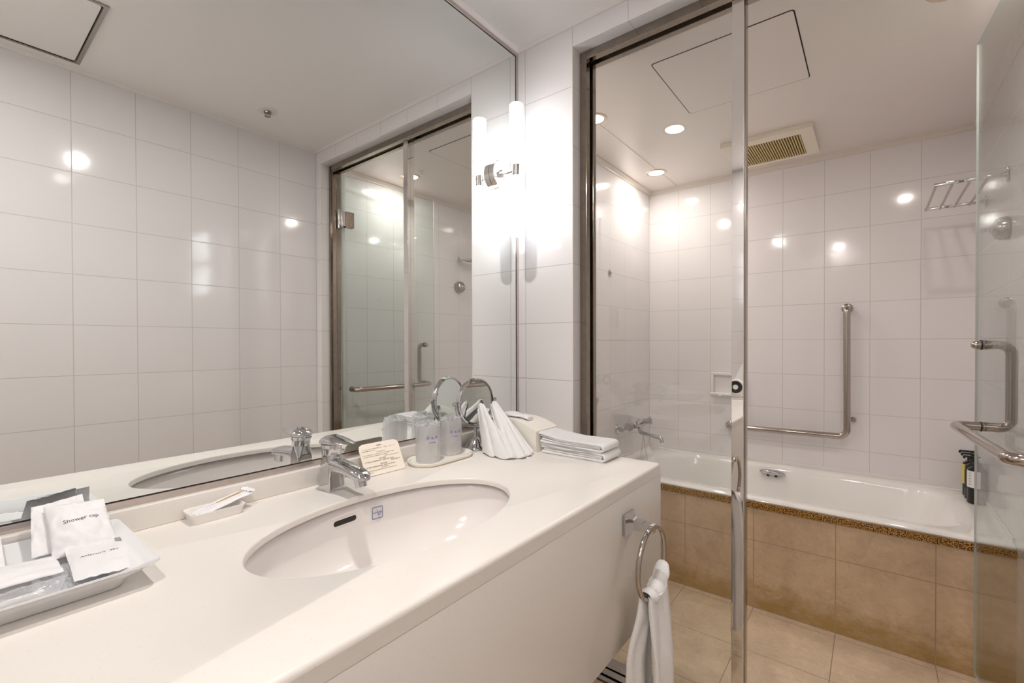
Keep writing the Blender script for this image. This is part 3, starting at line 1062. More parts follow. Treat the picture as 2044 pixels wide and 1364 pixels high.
def hatch(x0, x1, y0, y1, z, label, m, dz=0.0):
    t = empty('access_hatch', ((x0 + x1) / 2, (y0 + y1) / 2, z), label=label, cat='ceiling hatch')
    b = MB(); b.prism(rrect((x0 + x1) / 2, (y0 + y1) / 2, (x1 - x0) / 2, (y1 - y0) / 2, 0.012), z - 0.0004, z - 0.0001)
    tag(obj('shadow_gap', b, 'gap', t, smooth=False), 'dark open gap around the panel')
    b = MB(); b.prism(rrect((x0 + x1) / 2, (y0 + y1) / 2, (x1 - x0) / 2 - 0.004, (y1 - y0) / 2 - 0.004, 0.010), z - 0.0016 - dz, z - 0.0006)
    obj('panel', b, m, t, smooth=False)
    return t
hatch(0.385, 0.843, 1.659, 2.126, ZS, 'square flush access hatch in the shower ceiling', 'ceil_sh')
t = hatch(0.899, 1.360, -0.10, 0.350, ZC, 'square access hatch with metal edge in the vanity ceiling', 'ceil')
b = MB()
for (x0, y0, x1, y1) in ((0.887, -0.112, 1.372, -0.1005), (0.887, 0.3505, 1.372, 0.362), (0.887, -0.1005, 0.8985, 0.3505), (1.3605, -0.1005, 1.372, 0.3505)):
    b.box((x0, y0, ZC - 0.004), (x1, y1, ZC - 0.0002))
tag(obj('edge_frame', b, 'steel', t, smooth=False), 'thin grey metal edge frame')

t = empty('sprinkler_head', (1.172, 0.974, ZC), label='small chrome sprinkler head in the vanity ceiling', cat='sprinkler')
b = MB(); b.lathe([(0.044, -0.0), (0.043, -0.003), (0.036, -0.0045), (0.018, -0.005)], (1.172, 0.974, ZC - 0.0002), n=36, cap0=False)
tag(obj('cover_plate', b, 'trimw', t), 'white round cover plate')
b = MB(); b.lathe([(0.014, 0.0), (0.0165, -0.004), (0.015, -0.010), (0.010, -0.012), (0.009, -0.018), (0.013, -0.020), (0.012, -0.023), (0.0, -0.024)], (1.172, 0.974, ZC - 0.005), n=24)
obj('nozzle', b, 'frame_steel', t)

t = empty('exhaust_fan', (0.61, 2.745, ZS), label='rectangular cream ceiling exhaust fan with brass-coloured slat grille', cat='exhaust fan')
b = MB()
zb = ZS - 0.022
fx0, fx1, fy0, fy1 = 0.409, 0.812, 2.556, 2.935
gx0, gx1, gy0, gy1 = 0.462, 0.757, 2.618, 2.905
for (x0, y0, x1, y1) in ((fx0, fy0, fx1, gy0), (fx0, gy1, fx1, fy1), (fx0, gy0, gx0, gy1), (gx1, gy0, fx1, gy1)):
    b.box((x0, y0, zb), (x1, y1, ZS - 0.0002))
b.box((gx0, gy0, ZS - 0.003), (gx1, gy1, ZS - 0.0004))
fh = obj('housing', b, 'fan_plastic', t, smooth=False)
b = MB(); b.box((gx0 + 0.0005, gy0 + 0.0005, ZS - 0.0034), (gx1 - 0.0005, gy1 - 0.0005, ZS - 0.0031)); tag(obj('dark_backing', b, 'hole', fh, smooth=False), 'dark plate standing in for the shade behind the slats')  # near-black plate paints in the shade between the slats
b = MB()
ns = 26
for i in range(ns):
    x = gx0 + (i + 0.5) * (gx1 - gx0) / ns
    b.box((x - 0.0030, gy0 + 0.0005, zb + 0.001), (x + 0.0030, gy1 - 0.0005, ZS - 0.0035))
tag(obj('grille', b, 'brass_grille', t, smooth=False), 'brass-coloured slat grille')

# ================================================================== SHOWER ROOM FITTINGS
# bathtub
t = empty('bathtub', (0.63, 2.72, 0.0), label='white enamel bathtub built in behind the tiled apron', cat='bathtub')
b = MB(); bm = b.bm
zr = 0.505
def tubrow(x0, x1, y0, y1, r, z, n=10, rl=None):
    out = []
    for cx, cy, a0, rr in ((x1, y1, 0, r), (x0, y1, 90, rl or r), (x0, y0, 180, rl or r), (x1, y0, 270, r)):
        sx = -1 if cx == x1 else 1
        sy = -1 if cy == y1 else 1
        for k in range(n + 1):
            a = math.radians(a0 + 90 * k / n)
            out.append(Vector((cx + sx * rr + rr * math.cos(a), cy + sy * rr + rr * math.sin(a), z)))
    return out
yo0, yo1, xo0, xo1 = 2.330, YF - 0.0005, XS + 0.0005, W - 0.0005
rows = [tubrow(xo0, xo1, yo0 + 0.003, yo1, 0.004, 0.4875),
        tubrow(xo0, xo1, yo0, yo1, 0.004, 0.494),
        tubrow(xo0, xo1, yo0 + 0.004, yo1, 0.006, zr - 0.004),
        tubrow(xo0 + 0.002, xo1 - 0.002, yo0 + 0.014, yo1 - 0.002, 0.01, zr),
        tubrow(-0.045, 1.325, 2.400, 3.010, 0.14, zr - 0.001, rl=0.24),
        tubrow(-0.035, 1.315, 2.408, 3.002, 0.14, zr - 0.006, rl=0.24),
        tubrow(-0.025, 1.300, 2.418, 2.995, 0.14, zr - 0.022, rl=0.24),
        tubrow(0.01, 1.25, 2.44, 2.975, 0.14, zr - 0.13, rl=0.22),
        tubrow(0.04, 1.13, 2.46, 2.955, 0.14, zr - 0.30, rl=0.20),
        tubrow(0.08, 1.03, 2.48, 2.935, 0.13, zr - 0.38, rl=0.18),
        tubrow(0.15, 0.95, 2.53, 2.89, 0.10, zr - 0.40, rl=0.12)]
b.rings(rows, False, True)
tub = obj('tub_shell', b, 'enamel', t, ang=50)
b = MB()
b.box((XS + 0.0006, YF - 0.006, zr - 0.002), (W - 0.0006, YF - 0.0006, 0.524), 0.002)
b.box((XS + 0.0006, 2.36, zr - 0.002), (XS + 0.006, YF - 0.006, 0.524), 0.002)
b.box((W - 0.006, 2.36, zr - 0.002), (W - 0.0006, YF - 0.006, 0.524), 0.002)
tag(obj('sealant_bead', b, 'trimw', t), 'white sealant strip along the tiles')
# overflow cover / grip on the far inner side
b = MB()
oc = Vector((0.585, 2.984, 0.470))
rws = []
for i in range(9):
    f_ = i / 8
    a = f_ * PI / 2
    hx, hz = 0.066 * math.cos(a) ** 0.6 if i < 8 else 0.0005, 0.017 * math.cos(a) ** 0.8 if i < 8 else 0.0003
    rws.append([oc + Vector((hx * math.cos(2 * PI * k / 32), -0.030 * math.sin(a), hz * math.sin(2 * PI * k / 32) + 0.004 * math.sin(a))) for k in range(32)])
b.rings(rws, True, True)
ov_ = obj('overflow_cover', b, 'chrome', t, ang=60)
for dx in (-0.020, 0.020):
    b = MB()
    b.sphere(oc + Vector((dx, -0.010, -0.0165)), 0.0075, 14, (1, 1.1, 0.75))
    tag(obj('drain_hole', b, 'hole', ov_), 'dark overflow opening')

# bath mixer on the left shower wall
t = empty('bath_mixer', (XS, 2.66, 0.69), label='chrome two-handle bath mixer tap on the left shower wall', cat='bath tap')
BY0, BY1, BXM, BZ = 2.575, 2.745, XS + 0.105, 0.725
for yy in (BY0, BY1):
    b = MB(); b.lathe([(0.032, 0.0), (0.031, 0.006), (0.022, 0.014), (0.013, 0.018)], (XS + 0.0005, yy, 0.690), (1, 0, 0), 28)
    obj('wall_flange', b, 'chrome', t)
    b = MB(); b.tube(fillet([(XS + 0.012, yy, 0.690), (XS + 0.045, yy, 0.690), (XS + 0.060, yy, BZ), (BXM, yy, BZ)], 0.012, 5), 0.0125, 16)
    obj('union', b, 'chrome', t)
b = MB()
b.lathe([(0.014, 0.0), (0.021, 0.004), (0.021, 0.020), (0.016, 0.026), (0.020, 0.055), (0.026, 0.075), (0.028, 0.100), (0.026, 0.125), (0.020, 0.145), (0.016, 0.174), (0.021, 0.180), (0.021, 0.196), (0.014, 0.200)], (BXM, BY0 - 0.015, BZ), (0, 1, 0), 32)
mb_ = obj('valve_body', b, 'chrome', t)
for nm, yy, s_ in (('hot', BY0 - 0.015, -1), ('cold', BY1 + 0.015, 1)):
    b = MB(); b.lathe([(0.010, 0.0), (0.011, 0.012), (0.024, 0.042), (0.0245, 0.048), (0.0, 0.050)], (BXM, yy + 0.002 * s_, BZ), (0, s_, 0), 6)
    obj('handle', b, 'chrome', t, ang=20)
b = MB(); b.lathe([(0.010, 0.0), (0.012, 0.01), (0.023, 0.040), (0.024, 0.046), (0.0, 0.048)], (BXM + 0.022, 2.672, BZ + 0.012), (0.85, 0.25, 0.25), 7)
obj('diverter_knob', b, 'chrome', t, ang=20)
b = MB(); b.sphere((BXM + 0.012, BY0 + 0.010, BZ + 0.014), 0.0075, 12)
tag(obj('hot_mark', b, 'red', t), 'small red hot-water dot')
b = MB()
b.tube(fillet([(BXM, 2.66, BZ - 0.012), (BXM, 2.66, 0.672), (BXM + 0.150, 2.610, 0.664), (BXM + 0.158, 2.607, 0.640)], 0.016, 6), 0.0115, 16)
obj('spout', b, 'chrome', t)
# bead chain
b = MB()
cp = [Vector((BXM + 0.022, 2.650, BZ)), Vector((BXM + 0.028, 2.645, 0.655))]
for tgt in (Vector((BXM + 0.020, 2.625, 0.525)), Vector((BXM + 0.055, 2.640, 0.515))):
    for a_, c_ in ((cp[0], cp[1]), (cp[1], tgt)):
        n_ = int((c_ - a_).length / 0.0048)
        for i in range(n_):
            b.sphere(a_.lerp(c_, i / n_), 0.0019, 6)
tag(obj('bead_chain', b, 'steel'), 'thin metal bead chain hanging from the bath tap into the tub', 'chain')

# hand shower holder and hose beside the partition frame
t = empty('shower_hose_holder', (XS, 2.21, 0.91), label='chrome hand shower holder with ribbed hose at the left shower wall', cat='shower holder')
b = MB()
b.lathe([(0.020, 0.0), (0.019, 0.006), (0.011, 0.010), (0.011, 0.030)], (XS + 0.0005, 2.20, 0.905), (1, 0, 0), 24)
b.cyl((XS + 0.048, 2.20, 0.890), (XS + 0.052, 2.196, 0.925), 0.016, 0.019, 24)
obj('bracket', b, 'chrome', t)
b = MB()
pth = []
rad = []
n_ = 150
for i in range(n_):
    q = i / (n_ - 1)
    pth.append((XS + 0.05 + 0.012 * math.sin(q * 2.2), 2.198 - 0.030 * math.sin(q * PI * 0.6), 0.890 - 0.50 * q))
    rad.append(0.0065 + 0.0011 * (i % 2))
b.tube(pth, 0.007, 10, rad=rad)
obj('hose', b, 'steel', t, ang=80)

# clothes line: reel on the right wall, catch on the left wall
t = empty('clothesline_reel', (W, 2.478, 1.641), label='round bronze-toned clothesline reel on the right shower wall', cat='clothesline')
b = MB(); b.lathe([(0.040, 0.0), (0.044, 0.004), (0.043, 0.022), (0.036, 0.036), (0.022, 0.042), (0.0, 0.043)], (W - 0.0005, 2.478, 1.641), (-1, 0, 0), 36)
obj('housing', b, 'steel', t)
b = MB(); b.lathe([(0.013, 0.0), (0.013, 0.008), (0.007, 0.010), (0.007, 0.020), (0.009, 0.022), (0.009, 0.034), (0.0, 0.036)], (W - 0.042, 2.478, 1.641), (-1, 0, 0), 20)
obj('pull_knob', b, 'chrome', t)
b = MB()
b.lathe([(0.019, 0.0), (0.018, 0.004), (0.008, 0.006), (0.007, 0.010)], (XS + 0.0005, 2.471, 1.629), (1, 0, 0), 24)
o = obj('clothesline_catch', b, 'steel'); tag(o, 'small oval metal clothesline catch on the left shower wall', 'clothesline')

# towel rack on the right wall
t = empty('towel_rack', (W, 2.69, 1.842), label='chrome bar towel rack projecting high from the right shower wall', cat='towel rack')
RX0 = 1.226
for yy in (2.480, 2.905):
    b = MB(); b.box((W - 0.006, yy - 0.006, 1.815), (W - 0.0005, yy + 0.006, 1.869), 0.002)
    b.cyl((W - 0.020, yy, 1.842), (W - 0.005, yy, 1.842), 0.008, 0.012, 16)
    obj('wall_mount', b, 'chrome', t)
for yy in (2.480, 2.905):
    b = MB(); b.box((RX0, yy - 0.0055, 1.836), (W - 0.018, yy + 0.0055, 1.848), 0.002)
    obj('rail', b, 'chrome', t)
for i in range(4):
    xx = RX0 + 0.006 + i * 0.0485
    b = MB(); b.cyl((xx, 2.476, 1.8385), (xx, 2.909, 1.8385), 0.0052, n=16)
    obj('cross_bar', b, 'bright_steel', t)

# L-shaped grab bar on the far wall
t = empty('grab_bar', (0.66, YF, 0.70), label='L-shaped stainless grab bar on the far wall over the bath', cat='grab bar')
yb = 3.022
b = MB()
b.tube(fillet([(0.927, YF - 0.004, 1.400), (0.927, yb, 1.400), (0.930, yb, 0.712), (0.340, yb, 0.703), (0.340, YF - 0.004, 0.703)], 0.040, 10), 0.0160, 20)
gb = obj('bar', b, 'bright_steel', t)
for x_, z_ in ((0.927, 1.400), (0.340, 0.703)):
    b = MB(); b.lathe([(0.026, 0.0), (0.026, 0.004), (0.022, 0.007), (0.016, 0.008)], (x_, YF - 0.0003, z_), (0, -1, 0), 28)
    obj('flange', b, 'steel', t)
b = MB(); b.cyl((0.955, YF - 0.0003, 0.80), (0.955, YF - 0.006, 0.80), 0.013, n=20); b.tube(fillet([(0.955, YF - 0.004, 0.80), (0.955, 3.05, 0.80), (0.931, yb + 0.01, 0.80)], 0.01, 4), 0.006, 10)
obj('stay', b, 'steel', t)

# ceramic soap niche
t = empty('soap_niche', (0.33, YF, 0.88), label='white ceramic soap holder set in the far wall behind the post', cat='soap holder')
b = MB()
x0, x1, z0, z1, yo = 0.2285, 0.434, 0.888, 1.030, YF - 0.020
b.box((x0, yo, z1 - 0.018), (x1, YF - 0.0004, z1), 0.004)
b.box((x0, yo, z0), (x1, YF - 0.0004, z0 + 0.012), 0.004)
b.box((x0, yo, z0 + 0.010), (x0 + 0.018, YF - 0.0004, z1 - 0.016), 0.003)
b.box((x1 - 0.018, yo, z0 + 0.010), (x1, YF - 0.0004, z1 - 0.016), 0.003)
b.box((x0, yo - 0.028, z0), (x1, yo + 0.002, z0 + 0.018), 0.006, 3)
sn = obj('surround', b, 'ceramic', t)
b = MB()
b.tube([(0.292 + 0.012 * math.cos(a), yo - 0.030, z0 + 0.012 - 0.012 * math.sin(a)) for a in [PI * k / 12 for k in range(13)]], 0.0032, 10)
obj('loop_hook', b, 'ceramic', sn)
b = MB()
b.tube([(0.366 + 0.012 * math.cos(a), yo - 0.030, z0 + 0.012 - 0.012 * math.sin(a)) for a in [PI * k / 12 for k in range(13)]], 0.0032, 10)
obj('loop_hook', b, 'ceramic', sn)

# pump bottles on the bath rim
def bottle(y, label, lab_mat, lab_z, lx=1.398):
    t = empty('pump_bottle', (lx, y, zr), label=label, cat='bottle', group='black pump bottles on the bath rim')
    b = MB(); b.lathe([(0.0, 0.0), (0.028, 0.0), (0.031, 0.003), (0.031, 0.142), (0.029, 0.152), (0.018, 0.160), (0.0145, 0.163)], (lx, y, zr + 0.0004), n=36)
    obj('body', b, 'black', t)
    b = MB(); b.lathe([(0.0158, 0.160), (0.0158, 0.178), (0.012, 0.180), (0.0045, 0.181), (0.0045, 0.200), (0.0120, 0.201), (0.0120, 0.207), (0.0, 0.209)], (lx, y, zr), n=22)
    b.box((lx - 0.040, y - 0.006, zr + 0.200), (lx + 0.004, y + 0.006, zr + 0.208), 0.002)
    b.box((lx - 0.044, y - 0.004, zr + 0.194), (lx - 0.036, y + 0.004, zr + 0.206), 0.001)
    obj('pump', b, 'black_m', t)
    b = MB(); rr = 0.0314; R_ = []
    for z_ in lab_z:
        R_.append([Vector((lx + rr * math.cos(a), y + rr * math.sin(a), zr + z_)) for a in [math.radians(135 + 150 * k / 20) for k in range(21)]])
    b.rings(R_, False, False, closed=False)
    lb = obj('label_sheet', b, lab_mat, t)
    b = MB(); rr = 0.0317
    for j in range(5):
        z_ = lab_z[1] - 0.012 - j * (lab_z[1] - lab_z[0] - 0.02) / 4.4
        for a0, a1 in ((212, 214.5 + j % 3), (217, 221), (224, 229 - j % 2)):
            aa = [math.radians(a0 + (a1 - a0) * k / 3) for k in range(4)]
            b.rings([[Vector((lx + rr * math.cos(a), y + rr * math.sin(a), zr + z_ + d_)) for a in aa] for d_ in (0, 0.003)], False, False, closed=False)
    obj('label_print', b, 'ink', lb)
bottle(2.845, 'black pump bottle with white label, nearest of three on the bath rim', 'label_w', (0.072, 0.145))
bottle(2.910, 'black pump bottle between the white-label and yellow-label bottles', 'black_m', (0.05, 0.13))
bottle(2.975, 'black pump bottle with yellow label, nearest the far wall corner', 'yellow', (0.055, 0.145))

# ================================================================== TOWEL RING AND HAND TOWEL
t = empty('towel_ring', (XC, 1.018, 0.790), label='chrome towel ring on square mount at the counter front panel', cat='towel ring')
b = MB()
TY, TZ = 1.018, 0.792
b.rings([[Vector((XC + 0.0005, TY + sx, TZ + sz)) for sx, sz in ((-.025, -.025), (.025, -.025), (.025, .025), (-.025, .025))],
         [Vector((XC + 0.007, TY + sx, TZ + sz)) for sx, sz in ((-.025, -.025), (.025, -.025), (.025, .025), (-.025, .025))],
         [Vector((XC + 0.012, TY + sx, TZ + sz)) for sx, sz in ((-.019, -.019), (.019, -.019), (.019, .019), (-.019, .019))],
         [Vector((XC + 0.020, TY + sx, TZ + sz)) for sx, sz in ((-.011, -.010), (.011, -.010), (.011, .012), (-.011, .012))],
         [Vector((XC + 0.066, TY + sx, TZ + sz)) for sx, sz in ((-.009, -.009), (.009, -.009), (.009, .009), (-.009, .009))]])
obj('mount', b, 'chrome', t, ang=20)
b = MB()
RR = 0.079
rc = Vector((XC + 0.060, TY, TZ - RR + 0.002))
b.tube([rc + Vector((0.012 * (1 - math.cos(a)) * 0.0, RR * math.sin(a), RR * math.cos(a))) for a in [2 * PI * k / 72 for k in range(72)]], 0.0058, 14, closed=True)
obj('ring', b, 'bright_steel', t)
# towel pulled over the bottom of the ring: narrow at the ring, two folds hanging
b = MB()
zb_ = rc.z - RR
def arc(y):
    """height of the ring wire at y"""
    q = min(RR * 0.97, abs(y - TY))
    return rc.z - math.sqrt(RR * RR - q * q)
def hang(yc0, yc1, x0, x1, w0, w1, zbot, th, ph, waves):
    rows = []
    NZ = 44; NW = 34
    for i in range(NZ + 1):
        q = i / NZ
        qq = min(1, q * 2.6); e = qq * qq * (3 - 2 * qq)
        fr_, bk = [], []
        for j in range(NW + 1):
            s_ = j / NW * 2 - 1
            wd = w0 + (w1 - w0) * e
            y_ = yc0 + (yc1 - yc0) * e + s_ * wd
            yt = yc0 + s_ * w0
            z_ = (arc(yt) + 0.006) * (1 - q) + zbot * q
            xc = x0 + (x1 - x0) * e
            amp = 0.0025 + 0.0035 * e
            off = amp * math.sin(s_ * waves + ph + q * 1.0) + 0.003 * noise.noise(Vector((s_ * 3, q * 5, ph * 3)))
            edge_ = math.sqrt(max(0.02, 1 - s_ ** 6))
            fr_.append(Vector((xc + off + th * edge_, y_, z_)))
            bk.append(Vector((xc + off - th * edge_, y_, z_)))
        rows.append(fr_ + list(reversed(bk)))
    return rows
yc_ = TY + 0.016
b.rings(hang(yc_, yc_ + 0.004, rc.x + 0.010, rc.x + 0.024, 0.052, 0.054, 0.200, 0.0085, 0.6, 4.0))
b.rings(hang(yc_ - 0.004, TY - 0.012, rc.x - 0.010, rc.x - 0.024, 0.050, 0.058, 0.245, 0.0080, 2.0, 4.5))
rows = []
for i in range(15):
    a = -0.25 + (PI + 0.5) * i / 14
    r_ = []
    for j in range(37):
        s_ = j / 36 * 2 - 1
        y_ = yc_ + s_ * 0.0535
        rr_ = 0.0165 + 0.0022 * math.sin(s_ * 9) + 0.0025 * noise.noise(Vector((s_ * 4, a, 1)))
        rr_ *= (1 - 0.25 * s_ ** 6)
        r_.append(Vector((rc.x + rr_ * 1.15 * math.cos(a), y_, arc(y_) + 0.004 + rr_ * math.sin(a))))
    rows.append(r_)
b.rings(rows, False, False, closed=False)
ht = obj('hand_towel', b, 'terry', ang=70)
tag(ht, 'white hand towel hanging from the towel ring', 'towel')

# ================================================================== THINGS ON THE COUNTER
# ---- soap dish with a wrapped toothbrush-type packet
def dish(name, cx, cy, hx, hy, z, h, m, flare=0.004, th=0.003, rr=0.01, parent=None, lift=0.0):
    b = MB()
    def row(ax, ay, r, z_):
        return [Vector((x, y, z_ + (lift * min(1, (abs(x - cx) / hx) ** 3 * (abs(y - cy) / hy) ** 3) if lift else 0))) for x, y in rrect(cx, cy, ax, ay, r, 6)]
    fx = flare
    rows = [row(hx - fx, hy - fx, rr, z), row(hx - fx * 0.8, hy - fx * 0.8, rr, z + h * 0.45), row(hx, hy, rr, z + h * 0.92), row(hx, hy, rr, z + h), row(hx - th, hy - th, rr * 0.8, z + h), row(hx - fx - th, hy - fx - th, rr * 0.7, z + h * 0.5), row(hx - fx - th * 1.6, hy - fx - th * 1.6, rr * 0.7, z + th)]
    b.rings(rows, True, True)
    return b
o = obj('soap_dish', dish('soap_dish', 0.046, 0.334, 0.028, 0.046, CT, 0.018, 'ceramic'), 'plastic_w')
tag(o, 'small oblong white dish against the backsplash', 'dish')
t = empty('wrapped_soap', (0.046, 0.335, CT + 0.006), label='slim white wrapped packet with a gold stripe in the small dish', cat='packet')
A = Vector((0.050, 0.300, CT + 0.012)); B_ = Vector((0.036, 0.398, CT + 0.030)); wv = Vector((1, 0.16, 0)).normalized()
def pkt(A, B_, wv, hw, th, m, parent, name, taper=0.35, seed=1, n=24, k=12, wob=0.0015):
    b = MB()
    ax = (B_ - A); L = ax.length; ax.normalize(); nv = wv.cross(ax).normalized()
    if nv.z < 0: nv = -nv
    rows_ = []
    for i in range(n + 1):
        q = i / n
        t_ = th * min(1, math.sin(PI * q) ** 0.45 + 0.04)
        r_ = []
        for j in range(k + 1):
            s_ = j / k * 2 - 1
            e = math.sqrt(max(0, 1 - s_ * s_)) ** 0.7
            p = A + ax * (L * q) + wv * hw * s_
            p = p + nv * (t_ * e + wob * noise.noise(Vector((q * 5, s_ * 3, seed))))
            r_.append(p)
        for j in range(k - 1, 0, -1):
            s_ = j / k * 2 - 1
            e = math.sqrt(max(0, 1 - s_ * s_)) ** 0.7
            r_.append(A + ax * (L * q) + wv * hw * s_ - nv * (t_ * e * 0.4))
        rows_.append(r_)
    b.rings(rows_, True, True)
    return obj(name, b, m, parent, ang=60), nv
pk, nv = pkt(A, B_, wv, 0.0175, 0.0055, 'paper', t, 'wrapper', seed=2)
b = MB()
ax = (B_ - A).normalized(); L = (B_ - A).length
def onp(q, s_, h): return A + ax * L * q + wv * s_ + nv * h
gb_ = MB()
for i in range(10):
    q0, q1 = 0.38 + 0.05 * i, 0.38 + 0.05 * (i + 1)
    h = 0.0062
    gb_.quad(onp(q0, -0.001, h), onp(q1, -0.001, h), onp(q1, 0.0035, h), onp(q0, 0.0035, h))
for q0 in (0.20, 0.25, 0.30, 0.34):
    gb_.quad(onp(q0, -0.001, 0.0062), onp(q0 + 0.008, -0.001, 0.0062), onp(q0 + 0.008, 0.0035, 0.0062), onp(q0, 0.0035, 0.0062))
obj('stripe', gb_, 'gold', pk, smooth=False, recalc=False)
b = MB()
rows_ = []
for i in range(7):
    q = 0.93 + 0.02 * i
    rows_.append([A + ax * L * q + wv * (0.0165 * (j / 9 * 2 - 1)) + nv * (0.004 + 0.0022 * math.sin(j * 2.3 + i * 0.6)) for j in range(10)])
b.rings(rows_, False, False, closed=False)
obj('crimped_end', b, 'paper', pk, ang=20)

# ---- notice card leaning on the backsplash
t = empty('notice_card', (0.064, 0.715, CT), label='cream notice card with small brown print leaning beside the faucet', cat='sign')
P0 = Vector((0.061, 0.656, CT + 0.0005)); P1 = Vector((0.067, 0.772, CT + 0.0005))
rgt = (P1 - P0).normalized()
upc = Vector((-0.0385, 0.003, 0.073)).normalized(); upc = (upc - rgt * upc.dot(rgt)).normalized()
cn = rgt.cross(upc)
CW, CH = (P1 - P0).length, 0.0825
def cpt(a, c, d=0.0): return P0 + rgt * a + upc * c + cn * d
out = [(0.002, 0), (CW - 0.002, 0), (CW, 0.002), (CW, CH - 0.012), (CW - 0.003, CH - 0.004), (CW - 0.012, CH), (0.012, CH), (0.003, CH - 0.004), (0.0, CH - 0.012), (0, 0.002)]
b = MB()
b.rings([[cpt(a, c, 0) for a, c in out], [cpt(a, c, 0.0022) for a, c in out]])
pl = obj('plate', b, 'paper_cream', t, smooth=False)
lines = [('お客様へ', 0.5, 0.0725, 'C', 0.0052), ('インフルエンザなどの感染症予防のため、「手洗い」「うがい」の', 0.055, 0.0660, 'L', 0.00355), ('励行をお願いいたします。', 0.055, 0.0615, 'L', 0.0038),
         ('To hotel guests', 0.5, 0.0565, 'C', 0.0044), ('We would like you to "wash your hands" and "gargle" carefully', 0.055, 0.0515, 'L', 0.00395), ('to prevent infectious diseases, such as influenza.', 0.055, 0.0472, 'L', 0.0040), ('Thank you for your cooperation.', 0.94, 0.0430, 'R', 0.0036),
         ('致各位宾客', 0.5, 0.0380, 'C', 0.0045), ('为了预防流行性感冒等传染病，请使用“洗手”和“漱口”。', 0.055, 0.0333, 'L', 0.0040), ('协助做好预防工作', 0.94, 0.0290, 'R', 0.0040),
         ('致各位賓客', 0.5, 0.0242, 'C', 0.0045), ('為了預防流行性感冒等傳染病，請使用“洗手”和“漱口”。', 0.055, 0.0196, 'L', 0.0040),
         ('고객 여러분께', 0.5, 0.0152, 'C', 0.0040), ('인플루엔자 등의 감염 예방을 위해 손씻기와 가글을 부탁드립니다.', 0.055, 0.0108, 'L', 0.0036), ('감사합니다.', 0.055, 0.0062, 'L', 0.0038)]
for s_, fx_, hz_, al, sz_ in lines:
    text('printed_line', s_, sz_ * 0.9, 'ink_brown', pl, cpt(CW * fx_, hz_, 0.0023), rgt, upc, {'L': 'LEFT', 'C': 'CENTER', 'R': 'RIGHT'}[al], 0.0)
